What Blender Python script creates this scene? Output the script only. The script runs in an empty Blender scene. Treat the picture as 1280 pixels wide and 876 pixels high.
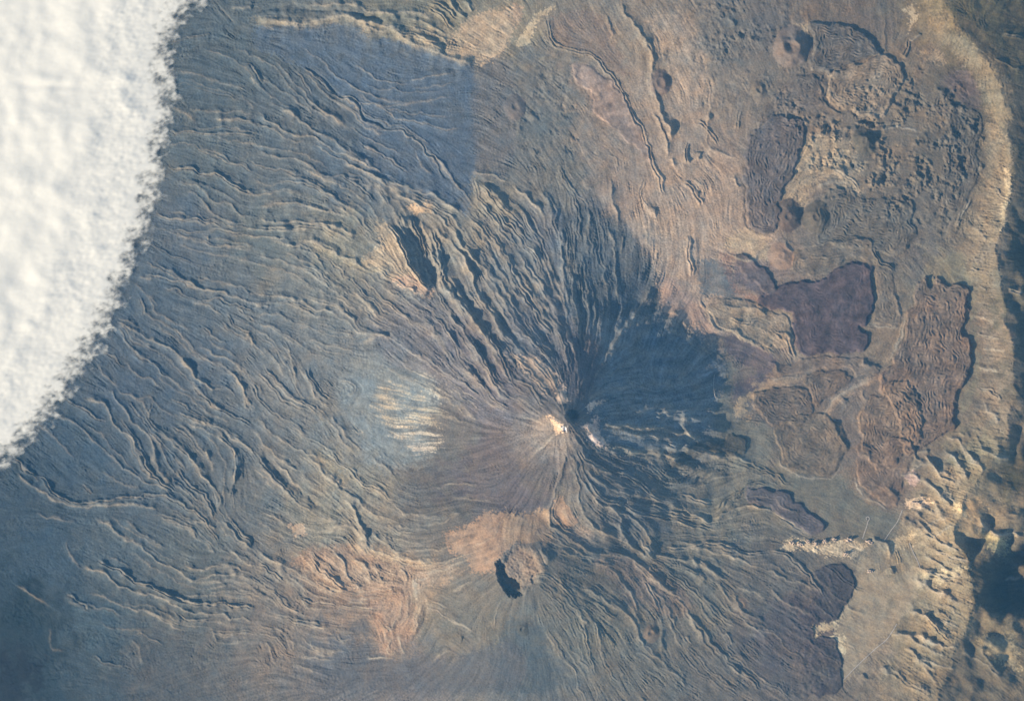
# The great volcano and its caldera seen from orbit
# ------------------------------------------------------------------ map data
# The plan is surveyed on a map sheet of 1280 x 876 cells of 12.5 m.
# Each tile lists lines in tile units (2.919 per cell) from the tile's corner.
TS = 2.919
def _t(x0, y0, pts):
    return [(x0 + a / TS, y0 + b / TS) for a, b in pts]

RIDGES = []     # (points, half width in cells, height in metres, pale crest 0..1)
def ridges(x0, y0, txt, w=2.0, h=13, pale=.35):
    for line in txt.strip().splitlines():
        line = line.strip()
        if not line:
            continue
        ww, hh, pp = w, h, pale
        if '|' in line:
            line, opt = line.split('|')
            for o in opt.split():
                k, v = o[0], float(o[1:])
                if k == 'w': ww = v
                if k == 'h': hh = v
                if k == 'p': pp = v
        n = [float(q) for q in line.replace(',', ' ').split()]
        RIDGES.append((_t(x0, y0, list(zip(n[0::2], n[1::2]))), ww, hh, pp))

ridges(0, 0, """
615,170 660,145 720,130 775,133 | h14
690,400 760,405 850,408 934,412 | h12
780,440 840,437 900,435 934,445 | w3 h22 p.6
600,470 640,490 690,480 740,490 800,495 860,490 934,500
620,390 680,415 720,450 | h9
725,525 760,550 810,565 850,590 890,600 934,630
610,590 640,620 690,620 730,640 790,640 850,670 900,705 934,715 | w2.4 h22 p.5
640,660 700,670 750,700 785,740 830,740 870,780 934,795 | h17
670,700 720,710 760,760 820,800 870,815 900,810 | h15
555,765 600,790 650,800 720,800 780,820
800,640 860,660 900,690
840,25 934,20 | h20
790,10 830,60 860,90 | h-14
915,280 934,310
880,340 934,400 | h8
600,830 700,850 800,840 900,860 | h10
640,260 720,270 800,300 900,330 | h6 p.15
""")
ridges(320, 0, """
0,72 60,78 130,88 200,82 260,62 320,54 370,78 430,112 500,112 560,152 640,182 720,212 800,236 | w5 h34 p.5
0,40 60,30 120,22 200,40 300,40 400,60 480,70 | w4 h-28 p0
180,8 250,18 330,13 420,38 500,48 600,50 680,60 | w3 h24 p.5
340,70 420,85 480,98 540,100 | w2.5 h20 p.6
640,0 700,40 740,80 | h22
700,0 740,50 770,70 | h22
760,0 790,40 | h20
620,20 680,60 720,110 | h18
560,60 640,90 700,130 | h18
540,100 600,110 680,140 710,160 | h18
500,112 580,130 650,160 720,180 | h14
170,230 230,270 280,325 340,360 375,385 390,430 430,450 500,470 570,500 630,550 670,600 700,650 730,665 | w2.4 h-22 p0
165,236 225,277 272,330 332,368 366,392 382,436 424,458 496,478 565,508 624,556 664,606 694,656 | w1.2 h7 p.45
300,335 370,375 450,392 520,430 600,445 690,470 750,470 | w1.5 h7 p.4
430,380 500,385 580,375 650,360 720,355 | w1.5 h6 p.3
560,320 640,318 720,300 | w1.5 h5 p.25
140,250 180,310 200,350 | h10
0,415 50,440 110,480 160,495 210,500 260,540 | h18 p.5
80,395 140,420 200,460 260,500 330,540 390,580 440,600 | w3 h22 p.4
180,360 240,400 300,440 340,480 | w3 h14
0,455 60,470 120,510 190,520 | h12
310,595 370,610 430,640 490,665 560,685 640,710 700,745 750,780 | w2.5 h22 p.6
370,510 400,540 440,560 500,590 560,640 | h12
0,560 80,575 150,580 200,610 260,640 310,640 370,660 430,690 460,720 470,760 | h16
100,630 160,650 230,680 290,730 340,760 390,800 430,850 | h16
300,640 350,670 400,700 440,750 | h15
0,765 60,745 130,740 200,755 270,770 330,790 | w2.6 h22 p.6
0,800 80,810 150,805 230,815 310,830 370,860 | w2.4 h22 p.5
0,825 80,835 160,825 240,840 300,870 | h13
0,690 60,700 120,690 180,710 | h10
380,640 450,700 490,760 | h14
560,700 640,740 720,790 | h12
780,628 840,630 890,645 934,660 | w2.5 h16 p.6
800,690 860,720 934,790 | h14
790,640 810,720 860,780 900,840 | h12
500,780 530,840 550,876 | h18
540,790 570,840 590,876 | h16
""")
ridges(640, 0, """
130,60 135,130 160,165 230,190 290,200 340,250 380,300 420,370 450,440 490,500 510,590 540,660 555,720 | w1.6 h13 p.35
335,50 360,110 380,150 | w2 h14 p0
400,0 410,50 450,90 475,130 490,170 510,210 505,280 515,340 540,390 555,440 580,470 580,520 | w3 h30 p.1
470,150 500,160 515,210 512,260 | w3 h26 p0
520,400 545,470 565,530 565,590 | w2 h22 p.1
555,440 580,470 578,500 | w3 h24 p0
640,520 635,600 | w2.2 h26 p.1
685,550 690,590 | w3 h26 p.1
580,570 600,610 | w2.5 h20 p.1
670,450 710,470 760,540 | w1.8 h16 p.1
710,400 715,470 705,530 | w2 h18 p.1
700,545 760,555 820,580 | w2 h14 p.1
620,660 660,690 700,760 | w2 h16 p.1
360,640 365,720 385,790 395,850 | w2 h18 p.1
350,565 380,580 388,620 | w1.5 h10 p.3
110,670 130,740 150,800 160,870 | w3 h26 p.1
70,540 90,570 | w3 h22 p0
250,650 290,700 | w2 h8
480,640 470,720 500,780 | h10
0,680 60,720 110,780 | w2 h12 p.5
0,740 50,800 90,860 | w2 h12 p.5
520,760 525,790 | w3 h20 p.1
800,640 820,660 830,690 | w3 h22 p0
780,60 800,80 805,110 | w2.5 h20 p.1
850,640 855,780 870,830 934,860 | w2 h-14 p0
620,420 615,520 | w1.5 h7
720,370 715,440 | h8
830,400 820,480 | h10
650,640 700,690 690,730 | h9
""")
ridges(960, 0, """
420,60 425,130 425,200 | w1.5 h10 p.1
520,140 505,190 490,215 | w2 h18 p0
200,280 210,330 200,370 240,400 290,420 | w3 h22 p.05
450,370 480,385 550,390 | w3 h22 p.05
480,330 530,340 550,370 | w3 h20 p.05
600,320 640,340 660,370 690,405 | w4 h30 p0
300,505 350,500 385,530 | w5 h34 p0
370,555 400,540 430,550 | w4 h28 p0
230,625 270,620 290,650 | w3 h20 p.05
400,470 480,470 570,480 | w1.8 h8 p.8
560,480 590,520 620,540 | w3 h20 p0
480,730 520,740 530,780 | w3 h24 p0
440,720 500,725 | w2 h14 p0
240,620 300,650 340,700 | w1.8 h10 p.8
170,690 220,665 300,665 | w1.5 h8 p.7
790,450 830,460 870,480 | w3 h22 p.1
820,690 850,720 890,740 | w2 h20 p.3
840,600 855,640 | w2 h14 p.1
520,150 560,120 | w2 h16 p.8
740,720 700,800 690,830 | w2 h12 p.8
0,700 40,650 80,590 110,520 | w1.6 h10 p.1
820,210 880,240 934,250 | h26 p.1
850,120 934,140 | h16 p.3
""")
ridges(0, 280, """
550,10 620,30 700,60 770,75 850,80 934,95 | h10
560,140 600,165 650,190 690,215 740,235 800,250 870,270 934,290 | h17 p.45
590,235 640,240 690,265 740,280 790,275 850,295 934,320 | h14
700,285 750,295 790,320 805,330 | w2.4 h18 p.7
500,190 560,205 | h9
500,260 520,310 530,330 | h10
420,350 470,375 510,400 560,425 620,450 670,500 720,560 780,600 830,610 | w2.3 h20 p.5
420,370 470,430 500,470 560,490 | h16
490,450 500,480 540,500 580,520 620,560 | h13
460,500 500,550 560,580 600,600 | h12
350,510 390,560 440,600 | h13
370,460 420,490 450,530 | h11
300,630 350,645 390,660 410,710 440,750 480,780 510,840 525,876 | w2.3 h22 p.5
390,600 430,640 460,690 500,730 540,770 560,830 560,876 | w2.2 h22 p.45
230,630 290,670 350,705 400,720 | h14
200,700 270,720 320,770 370,810 410,850 | h14
580,760 640,790 680,830 710,876 | h14
620,740 680,770 720,820 740,876 | h12
680,705 740,725 800,745 850,780 900,810 934,850 | w2.8 h20 p.6
640,480 690,530 740,580 800,605 | h14
690,580 750,630 790,670 850,700 934,740 | h15
800,530 850,550 880,600 900,660 934,700 | h14
450,620 500,630 550,640 600,680 660,700 | h12
860,300 900,340 934,350 | h10
890,395 910,415 925,445 | w3 h14 p.8
760,30 765,60 790,78 | h9 p.7
560,640 540,700 580,760 | h9
700,620 760,650 820,690 | h9
750,830 770,860 | w3 h14 p.7
820,330 870,380 920,400 | h12
120,720 200,780 280,860 | h8
""")
ridges(320, 280, """
0,0 80,10 160,15 240,10 300,30 360,70 | h15 p.5
60,60 130,80 200,70 260,90 320,120 390,140 | w3 h18 p.5
200,50 260,60 330,100 | w3 h-16 p0
0,110 60,130 140,150 200,190 270,235 | h14
160,150 220,180 270,230 | h13
0,290 50,300 | h12
80,270 140,270 190,300 240,315 320,315 | h16 p.45
70,290 130,290 180,315 230,325 | h10
0,325 60,325 110,340 150,360 210,360 | h12
350,240 390,280 420,310 450,340 | w2.4 h15 p.6
320,300 350,340 370,370 | h9
95,440 130,500 140,560 150,600 | w2.4 h14 p.5
150,520 190,560 210,610 240,650 280,660 | h16
180,520 210,570 240,620 280,645 | h16
250,690 290,750 320,800 370,840 | h15
270,680 310,750 350,800 400,840 | h13
0,540 50,590 90,640 130,660 200,690 | h13
0,700 60,760 120,800 180,830 230,860 | h16
20,450 70,490 110,560 | h12
480,0 530,80 570,160 600,210 635,245 | w2.5 h40 p.8
390,140 450,180 520,220 580,245 625,265 | w2 h10 p.3
640,0 700,60 750,110 790,190 810,260 850,320 900,400 934,440 | w2.4 h22 p.2
600,60 660,130 680,190 720,260 770,310 810,350 860,420 900,500 930,590 | w2.4 h20 p.2
700,180 740,250 790,340 850,430 880,500 920,560 | h19 p.2
690,300 740,370 790,450 830,530 880,600 934,650 | h17 p.2
640,330 700,400 740,480 800,560 860,630 934,690 | h16 p.15
780,0 820,60 840,75 | h14 p.3
850,100 890,160 934,240 | h15 p.4
860,30 900,100 934,150 | h12 p.4
700,0 760,80 830,160 870,230 934,330 | h15 p.4
540,300 600,340 650,390 700,430 | h11 p.2
560,-20 590,40 610,90 620,140 | w1.8 h26 p.2
535,-30 560,30 580,80 | w1.6 h18 p.2
600,-10 640,60 650,120 660,180 | w2 h22 p.3
640,10 670,90 680,170 670,230 | w2 h22 p.3
450,390 500,440 540,470 | h11 p.2
400,330 450,370 500,400 560,460 | h9 p.2
480,230 560,290 620,330 | h9 p.2
620,570 680,600 720,640 780,690 820,720 | h14 p.2
600,690 680,700 740,715 800,730 | h12 p.1
700,600 760,640 820,680 | h10 p.1
230,220 300,250 360,300 | h9 p.3
180,410 240,440 300,450 370,470 | h8 p.2
200,440 260,470 340,480 | h7 p.2
380,440 440,410 520,400 | h6 p.1
210,100 240,160 270,190 | h12
300,560 360,600 330,640 | h6
""")
ridges(640, 280, """
0,0 60,60 110,130 150,220 190,310 | h15 p.4
0,150 60,220 110,310 160,390 190,470 | h17 p.35
0,190 50,280 100,340 150,410 | h15 p.4
60,200 110,290 140,320 | h12 p.5
130,100 160,200 195,300 210,390 | h14 p.4
30,120 90,200 140,280 | h12 p.3
0,240 50,290 | h14
180,0 185,130 190,260 | h16 p.1
240,120 250,220 280,330 | h16 p.1
350,0 370,80 380,200 390,280 | h18 p.4
395,30 400,120 | h14 p.4
310,40 320,130 330,170 | h14 p.2
270,20 280,120 | h12 p.1
0,430 70,470 130,520 180,560 | w2.4 h16 p.2
100,440 160,520 190,590 | h14 p.1
190,390 230,470 240,560 240,640 | h20 p.1
290,370 280,450 260,540 250,620 | h20 p.1
160,360 200,450 215,560 | h18 p.1
330,380 310,470 280,560 | h16 p.05
330,620 420,595 500,600 | w3 h16 p.2
400,690 490,675 600,672 | w3 h14 p.2
330,730 420,740 520,745 620,760 700,780 | w2.8 h34 p.6
350,800 440,825 540,840 640,850 | w3 h38 p.6
470,495 400,520 340,560 | h14 p.3
420,690 560,670 740,640 | w3 h12 p.15
400,700 560,688 750,672 | w2.6 h12 p.2
460,715 620,712 750,706 | w3 h14 p.25
400,765 560,778 650,782 740,790 | w3 h20 p.3
430,385 480,350 530,330 560,310 600,330 640,370 700,430 760,480 780,500 | w2.2 h9 p.3
500,360 560,350 600,370 640,410 700,450 740,490 | h7 p.4
540,375 600,390 650,430 720,470 | h6 p.4
580,380 640,430 700,480 | h6 p.4
790,340 830,360 900,350 | h14 p.3
710,320 750,380 830,400 900,450 934,470 | h16 p.4
760,290 830,310 900,310 934,340 | w3 h18 p.3
640,40 650,130 655,200 | w2.5 h16 p0
490,20 495,90 | h8
760,100 850,130 934,90 | h10 p.7
0,560 60,600 130,680 | h14 p.2
0,620 80,670 150,730 | h12 p.2
20,700 100,720 170,745 | h9 p.3
60,860 120,800 175,755 | h9 p.3
200,860 195,800 188,760 | h10 p.2
290,860 260,820 220,770 | h16 p.1
""")
ridges(960, 280, """
430,510 470,440 490,380 500,330 | w1.3 h6 p.8
370,375 420,378 480,382 | w1.3 h5 p.8
190,720 240,640 320,590 390,560 | w3 h-8 p.6
380,90 400,130 440,150 465,180 | w2.5 h20 p.05
470,250 480,330 495,350 | w1.6 h10 p.1
270,660 290,640 | w3 h16 p.0
340,600 355,625 370,650 | w3 h18 p.05
235,700 250,760 280,800 285,830 | w3 h20 p.05
350,830 375,860 | w3 h16 p.05
20,380 70,420 85,460 100,500 | w2.5 h16 p.1
350,480 355,510 400,520 405,540 | w2 h16 p.05
600,190 615,210 620,230 | w3 h18 p.1
570,200 590,230 | w2.5 h16 p.05
740,0 780,40 800,60 | w3 h22 p.3
750,120 790,140 | w2 h20 p.4
740,160 790,180 | w2 h20 p.4
770,230 800,240 | w2 h20 p.4
760,330 830,350 | w2 h14 p.6
760,400 850,420 | w2 h14 p.6
780,450 870,470 | w2 h14 p.6
760,520 850,540 | w2 h14 p.6
760,590 830,620 850,660 | w2 h18 p.5
780,650 830,700 850,740 | w2.5 h26 p.5
650,770 700,800 730,870 | w2.5 h26 p.7
670,750 740,780 | w3 h22 p.1
540,830 590,830 | w2 h16 p.4
520,810 540,850 560,876 | w3 h26 p.2
870,240 934,240 | w2.5 h22 p.7
60,40 70,80 100,110 | w2 h14 p.3
90,100 160,80 250,70 340,60 380,80 | w1.5 h8 p.2
100,130 200,125 280,110 | w1.5 h8 p.2
0,570 60,560 130,555 | w2 h10 p.4
0,500 30,520 30,550 | w2.5 h14 p.0
""")
ridges(0, 560, """
40,30 90,80 150,110 190,160 240,190 300,200 380,195 440,180 500,182 560,175 620,185 680,215 740,260 780,320 810,350 | w2.2 h20 p.45
60,80 110,130 160,160 220,200 290,215 380,210 460,205 530,212 590,208 | w2.2 h18 p.5
390,0 430,60 480,90 530,120 580,140 640,180 700,220 | h17 p.4
500,0 530,60 570,110 600,140 650,160 | w2.3 h22 p.5
540,0 570,60 610,120 650,150 | h16
680,10 720,70 770,130 800,170 800,240 | w2.2 h19 p.5
640,70 690,130 740,170 770,220 790,260 | h17 p.45
800,255 850,310 900,350 934,375 | w2.3 h26 p.6
840,370 890,410 934,435 | w2.3 h24 p.7
830,255 870,300 934,350 | h18 p.5
340,260 400,280 440,320 500,350 550,390 580,420 640,440 690,480 750,470 820,460 870,460 934,495 | w2.2 h19 p.5
660,420 720,440 780,430 850,425 900,450 934,465 | w2.2 h20 p.55
350,395 400,430 460,470 520,500 580,520 640,550 720,565 800,570 870,580 934,585 | w2.4 h28 p.6
290,430 360,445 420,490 480,520 560,540 640,570 700,600 780,605 850,615 934,635 | w2.2 h22 p.6
240,330 260,400 300,440 | h12
640,590 660,620 720,630 790,620 | h13
700,270 760,275 790,310 | w2.2 h18 p.6
50,490 100,530 160,560 180,580 | h14 p.5
240,540 300,570 340,595 | w2.5 h16
130,240 200,250 280,270 | h11
450,250 500,300 560,340 620,370 | w2.5 h14 p.15
300,130 340,170 | h9
780,650 790,700 850,710 934,695 | w1.6 h9 p.4
870,0 860,60 850,130 840,200 | w4 h26 p.0
750,0 760,40 780,90 | w3 h16 p.5
580,250 640,270 700,300 720,340 | h9
120,90 140,130 | h9
240,560 400,590 450,620 | h8 p.2
350,640 460,660 540,670 | h7 p.2
480,690 510,740 520,790 | w3 h16 p.05
330,760 400,790 460,800 | h12 p.1
180,650 190,720 240,740 | h8 p.1
""")
ridges(320, 560, """
0,370 60,410 120,430 | w2.5 h24 p.6
0,420 50,450 100,490 | w2.5 h20 p.6
0,230 70,250 120,280 | h14 p.2
20,10 90,90 160,150 220,200 270,230 | w4 h-30 p0
0,20 60,100 130,170 160,185 | w2 h14 p.4
180,20 230,70 280,120 330,160 380,200 430,240 500,260 | h17 p.4
260,90 310,130 350,150 | w3 h15 p.7
330,170 370,250 400,320 415,360 | w4 h52 p.2
250,290 300,285 350,290 390,330 410,360 450,380 520,400 600,410 650,405 | w2.2 h16 p.5
420,300 470,340 520,380 550,390 | w3 h24 p.1
190,400 240,450 290,490 330,515 | w2.4 h22 p.4
270,380 320,420 350,480 400,510 | w2.4 h22 p.4
350,400 400,440 410,490 | w3 h20 p.2
420,420 460,480 510,490 | w3 h20 p.2
520,430 550,460 540,490 | w3 h22 p.1
270,470 330,500 400,515 | w2 h16 p.6
210,480 270,510 330,525 | w2 h14 p.6
200,690 210,730 260,740 300,750 | w1.6 h10 p.6
130,690 140,740 | w1.6 h10 p.5
290,680 310,700 345,695 | w1.6 h10 p.6
40,700 50,740 | w1.6 h9 p.4
520,680 530,730 555,740 | w1.6 h11 p.6
470,650 490,670 | w1.6 h9 p.5
490,690 485,740 520,750 | w1.6 h10 p.6
390,765 450,760 510,765 | w1.6 h10 p.6
100,620 180,650 280,660 | w1.8 h12 p.4
160,540 190,580 260,590 | w1.8 h10 p.4
0,530 60,560 90,590 | h9 p.3
0,650 60,660 100,680 | h9 p.3
120,790 180,800 220,820 | w2 h12 p.2
160,760 240,765 300,770 | h9 p.4
640,560 670,570 700,590 | w2 h8 p.2
350,530 430,520 520,510 | h10 p.4
540,530 560,600 520,650 | h9 p.3
600,560 590,620 560,680 | h10 p.4
240,140 300,200 330,240 | h12 p.3
420,30 470,70 520,120 | h14 p.2
330,60 380,120 450,160 520,200 | h10 p.3
480,200 560,240 640,250 720,240 | h8 p.3
600,280 680,270 760,240 | h7 p.3
650,150 740,130 820,140 | h9 p.15
700,190 780,180 860,200 | h8 p.1
880,670 890,710 | w3 h14 p0
740,690 755,700 | w3 h14 p0
""")
ridges(640, 560, """
200,0 230,80 240,160 260,230 300,290 360,320 430,350 | w2.4 h22 p.2
180,0 190,60 160,150 135,230 140,280 190,310 240,350 300,380 380,385 440,410 500,450 560,500 620,530 | w2.6 h26 p.15
240,0 300,60 370,90 440,110 490,150 520,180 | h20 p.3
220,30 260,130 320,200 390,240 400,290 410,330 470,380 520,405 | h20 p.3
260,60 330,130 400,160 480,180 560,200 | h17 p.3
280,120 350,190 420,210 480,240 560,250 650,280 740,300 | h18 p.2
340,230 410,240 470,280 500,330 520,380 600,400 670,410 700,440 | w2.6 h24 p.3
470,320 490,360 510,405 | w1.8 h15 p.8
550,365 640,360 720,350 800,360 860,385 934,380 | h16 p.5
580,340 680,345 760,310 830,290 900,270 | h14 p.3
670,390 720,440 770,480 810,500 | w2.2 h16 p.5
730,240 780,190 840,150 900,125 934,140 | w2 h18 p.1
740,255 800,225 860,215 934,215 | h13 p.3
560,180 640,140 700,100 760,60 | w3 h-18 p0
590,250 660,250 720,270 780,260 | h13 p.3
810,510 820,560 830,590 880,610 934,640 | w2.6 h20 p.1
820,500 870,520 934,550 | h12 p.4
100,360 125,390 128,420 | w3.4 h26 p0
70,470 95,458 120,454 | w1.8 h-26 p0
240,500 300,530 360,570 410,600 450,640 470,700 490,740 550,770 | w2.2 h16 p.2
140,460 200,510 240,540 | h11 p.2
230,600 280,640 | h9
380,440 400,490 440,550 470,610 | h13 p.4
480,470 510,530 550,590 | h13 p.4
430,410 500,470 580,520 640,560 | h14 p.3
160,370 240,390 320,420 400,420 | h11 p.3
250,620 270,700 290,780 310,840 | h9 p.4
180,680 240,760 300,830 | h8 p.3
570,620 600,700 620,740 | h12 p.4
620,680 660,720 | h10
780,660 810,710 | w2.4 h16 p.5
780,780 840,830 | h12 p.2
540,650 550,700 548,745 | w3.5 h20 p0
640,440 690,470 700,500 | w4 h24 p0
280,280 340,310 390,330 | w3 h14 p.2
600,170 650,190 740,200 | w2 h14 p.6
560,200 620,220 720,260 | w2 h14 p.5
460,740 490,760 530,800 | w1.6 h10 p.3
560,130 500,60 540,50 | w2 h9 p.2
760,40 830,60 870,70 | w2.4 h18 p.0
840,630 900,660 934,690 | h13 p.3
300,560 340,590 380,620 | w2.5 h14 p0
420,560 470,640 | h8
640,580 660,640 700,700 | h8 p.3
700,560 760,620 820,660 | h8 p.3
""")
ridges(960, 560, """
30,20 70,80 150,105 230,105 270,60 | w1.2 h6 p.8
315,90 330,150 380,190 460,225 | w1.2 h5 p.8
0,380 60,390 130,440 180,510 200,550 | w2 h14 p.3
0,440 70,480 130,490 190,530 | h12 p.3
0,510 60,560 130,590 170,620 | h12 p.3
0,215 60,260 120,300 170,322 | w1.6 h8 p.8
370,332 420,345 443,380 446,410 | w3.4 h34 p.2
450,430 456,460 | w2.4 h20 p.05
470,370 482,420 | w2 h14 p.1
425,135 460,160 490,180 | w2.6 h20 p.05
495,250 530,270 550,290 | w3.5 h26 p.0
500,190 540,185 585,185 | w2.4 h18 p.3
480,100 520,90 560,120 | w2.4 h16 p.4
340,20 370,40 380,50 | w2.5 h14 p0
500,585 560,600 620,640 660,660 | w3 h30 p.5
430,670 500,680 550,690 600,730 | w3 h32 p.4
560,470 600,510 680,540 | w3 h28 p.5
560,440 640,470 720,470 | w2.4 h22 p.6
560,610 640,630 700,660 | w2.6 h24 p.5
420,790 440,820 480,850 | w3.5 h30 p.2
340,820 370,850 | w3 h24 p.1
540,760 620,790 700,800 | w2.4 h20 p.5
560,690 640,720 700,720 | w2.4 h20 p.5
600,380 680,400 740,430 | w2 h16 p.6
560,340 640,300 700,280 | w1.8 h12 p.5
560,300 620,260 690,240 | w1.8 h12 p.5
520,80 580,60 640,100 | w2.6 h26 p.5
560,20 600,60 640,110 700,130 | w3 h34 p.5
640,0 700,60 740,120 | w3 h34 p.5
720,0 760,60 790,90 | w3 h34 p.5
780,0 840,30 900,40 | w3 h28 p.3
770,240 785,280 830,310 900,310 934,320 | w3.5 h40 p.7
800,250 860,250 934,230 | w3 h26 p.1
760,710 800,770 860,830 | w3 h26 p.2
700,740 780,780 860,850 | w2.5 h20 p.3
860,480 930,470 | w2.4 h18 p.5
""")
# colour samples of the open ground on the map sheet: u, v, and the dry surface colour seen there in full light
SAMPLES = """
240 100 104 116 122; 300 60 106 117 122; 400 100 100 112 120; 480 130 100 112 121; 560 110 112 118 123; 560 190 100 110 121
330 200 112 120 124; 250 200 112 121 124; 430 210 104 115 123; 230 290 112 120 126; 330 300 118 124 124; 200 360 104 117 126
300 380 116 123 127; 380 330 130 131 128; 420 300 142 137 126; 250 460 108 119 127; 160 480 100 114 125; 330 470 126 128 128
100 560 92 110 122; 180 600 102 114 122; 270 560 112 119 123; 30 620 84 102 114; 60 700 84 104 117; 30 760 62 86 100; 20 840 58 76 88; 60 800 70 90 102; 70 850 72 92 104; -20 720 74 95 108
120 780 92 110 119; 140 680 104 116 122; 240 690 114 120 121; 220 760 114 118 118; 100 840 92 106 114; 200 830 110 112 114
300 640 116 119 120; 330 720 132 126 121; 400 660 140 134 124; 440 610 142 136 126; 460 690 140 130 120; 420 740 142 124 115
340 800 134 124 118; 420 830 112 114 118; 520 760 150 133 120; 480 800 138 123 115; 560 780 118 114 110; 620 790 118 114 110
600 840 122 121 120; 520 840 122 118 119; 680 800 126 125 120; 660 830 98 110 118; 740 780 132 128 119; 800 820 128 124 118
780 720 136 127 118; 720 720 130 124 117; 720 660 138 128 120; 790 650 122 122 122; 860 680 130 126 119; 900 640 138 131 120
880 760 132 126 118; 960 700 118 116 115; 960 800 108 107 112; 1020 780 100 99 108; 900 830 122 118 115
640 620 104 103 110; 580 600 102 102 109; 560 640 112 110 110; 620 560 106 104 110; 560 560 112 111 112; 660 580 110 107 110
620 480 112 109 114; 580 430 114 112 116; 660 420 124 124 127; 540 400 132 127 124; 620 360 142 136 130; 560 300 146 138 128
660 330 136 132 128; 610 250 146 136 124; 640 200 122 122 121; 680 160 120 122 121; 650 110 124 123 121; 700 220 128 126 122
740 300 122 124 126; 700 300 118 122 127; 760 380 124 119 121; 820 440 116 118 122; 800 500 118 119 121; 860 540 124 123 122
740 450 118 117 122; 780 580 122 121 121; 840 600 128 125 120; 480 460 130 132 131; 460 520 130 132 130
700 40 142 132 122; 760 60 158 141 126; 740 110 160 140 126; 700 100 132 128 123; 790 120 172 148 130; 840 60 158 139 123; 880 50 134 126 120; 920 40 122 120 118
860 130 170 147 130; 900 120 148 134 123; 840 200 174 150 132; 900 200 160 138 124; 780 180 162 142 128; 790 250 162 142 129
830 280 182 156 136; 880 290 178 152 134; 920 300 186 158 136; 850 360 184 152 134; 880 330 168 144 132
960 30 122 118 117; 1020 20 134 119 111; 1080 30 128 117 112; 1130 70 140 124 113; 960 110 136 125 117; 1010 120 134 122 115
1000 210 160 140 124; 1060 220 142 130 119; 1100 170 138 125 115; 1150 130 140 126 115; 1180 190 122 115 110; 1150 250 128 120 114; 1100 270 132 123 116
1030 290 140 128 119; 1080 300 134 125 117; 1140 310 130 122 117; 950 340 150 130 122; 960 400 158 140 126; 1000 440 156 136 123
1100 360 140 129 118; 1120 420 144 129 116; 1000 480 140 127 119; 1060 470 142 127 119; 960 500 138 126 120; 930 560 132 128 119
1000 560 138 126 118; 1080 560 144 126 117; 1050 620 134 125 117; 980 620 130 126 118; 1110 610 148 128 117; 1080 660 132 125 117
1180 350 152 138 120; 1230 300 142 128 116; 1230 420 144 127 115; 1235 500 140 125 114; 1210 570 146 134 116; 1160 560 142 128 116
1180 620 164 143 121; 1150 690 162 142 120; 1120 740 158 142 122; 1080 780 170 147 126; 1150 800 150 134 115; 1180 760 154 136 116
1100 700 156 140 123; 1210 660 168 142 116; 1250 640 146 128 112; 1260 700 110 106 102; 1240 800 116 109 102; 1270 760 96 97 99; 1200 840 120 111 104
1230 60 104 101 99; 1270 40 96 97 99; 1260 120 100 101 101; 1275 200 95 98 99; 1275 300 103 103 101; 1272 400 109 107 103; 1275 480 107 105 103; 1272 600 110 104 98; 1200 20 122 112 100; 1170 20 146 127 109
640 30 150 138 122; 560 20 142 134 120; 480 20 132 129 120; 420 15 122 124 122; 360 20 118 122 122
"""
# patches of another ground colour: tile, outline in tile units, colour, soft edge in cells, strength, relief left (0 smooth)
PATCHES = []
def patch(x0, y0, rgb, soft, k, calm, txt):
    n = [float(q) for q in txt.replace(',', ' ').split()]
    PATCHES.append((_t(x0, y0, list(zip(n[0::2], n[1::2]))), rgb, soft, k, calm))
# forest blocks
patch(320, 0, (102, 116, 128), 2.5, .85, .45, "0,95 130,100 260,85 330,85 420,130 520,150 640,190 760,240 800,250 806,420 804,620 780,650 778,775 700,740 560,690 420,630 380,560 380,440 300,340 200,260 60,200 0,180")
patch(320, 0, (122, 120, 121), 2, .6, .9, "806,250 934,240 934,600 806,620")
patch(320, 0, (152, 138, 121), 5, .65, .9, "0,55 100,75 220,70 320,45 430,80 560,120 700,180 740,205 640,175 520,145 400,110 330,85 220,95 100,100 0,90")
patch(320, 0, (194, 164, 136), 3, .9, .5, "800,60 870,35 934,40 934,120 900,190 820,235 740,215 690,190 710,150 750,90")
patch(320, 0, (176, 152, 128), 5, .6, .9, "560,110 700,100 760,180 690,190 600,160")
patch(640, 0, (206, 178, 144), 1.5, .95, .25, "30,130 60,90 90,50 140,28 150,32 95,80 75,120 70,160 30,172 15,165")
patch(640, 0, (196, 160, 134), 3, .7, .6, "0,20 40,30 30,70 0,100")
patch(640, 0, (146, 126, 118), 4, .6, .5, "140,70 250,40 330,70 380,150 420,260 360,260 290,195 230,185 165,160 140,120")
patch(320, 0, (205, 170, 138), 2, .95, .3, "555,765 580,752 640,742 645,765 620,778 575,780")
patch(640, 0, (164, 141, 128), 1.5, .8, .35, "215,240 230,240 290,250 370,300 420,370 470,470 500,540 510,600 430,520 330,440 300,410 290,370 280,340 230,300")
patch(640, 0, (186, 158, 136), 8, .6, .7, "500,60 640,60 700,200 720,360 600,400 590,300 520,150")
patch(640, 0, (186, 156, 134), 8, .6, .7, "560,600 820,560 840,700 934,760 934,876 700,876 480,876 420,780 470,680")
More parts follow.
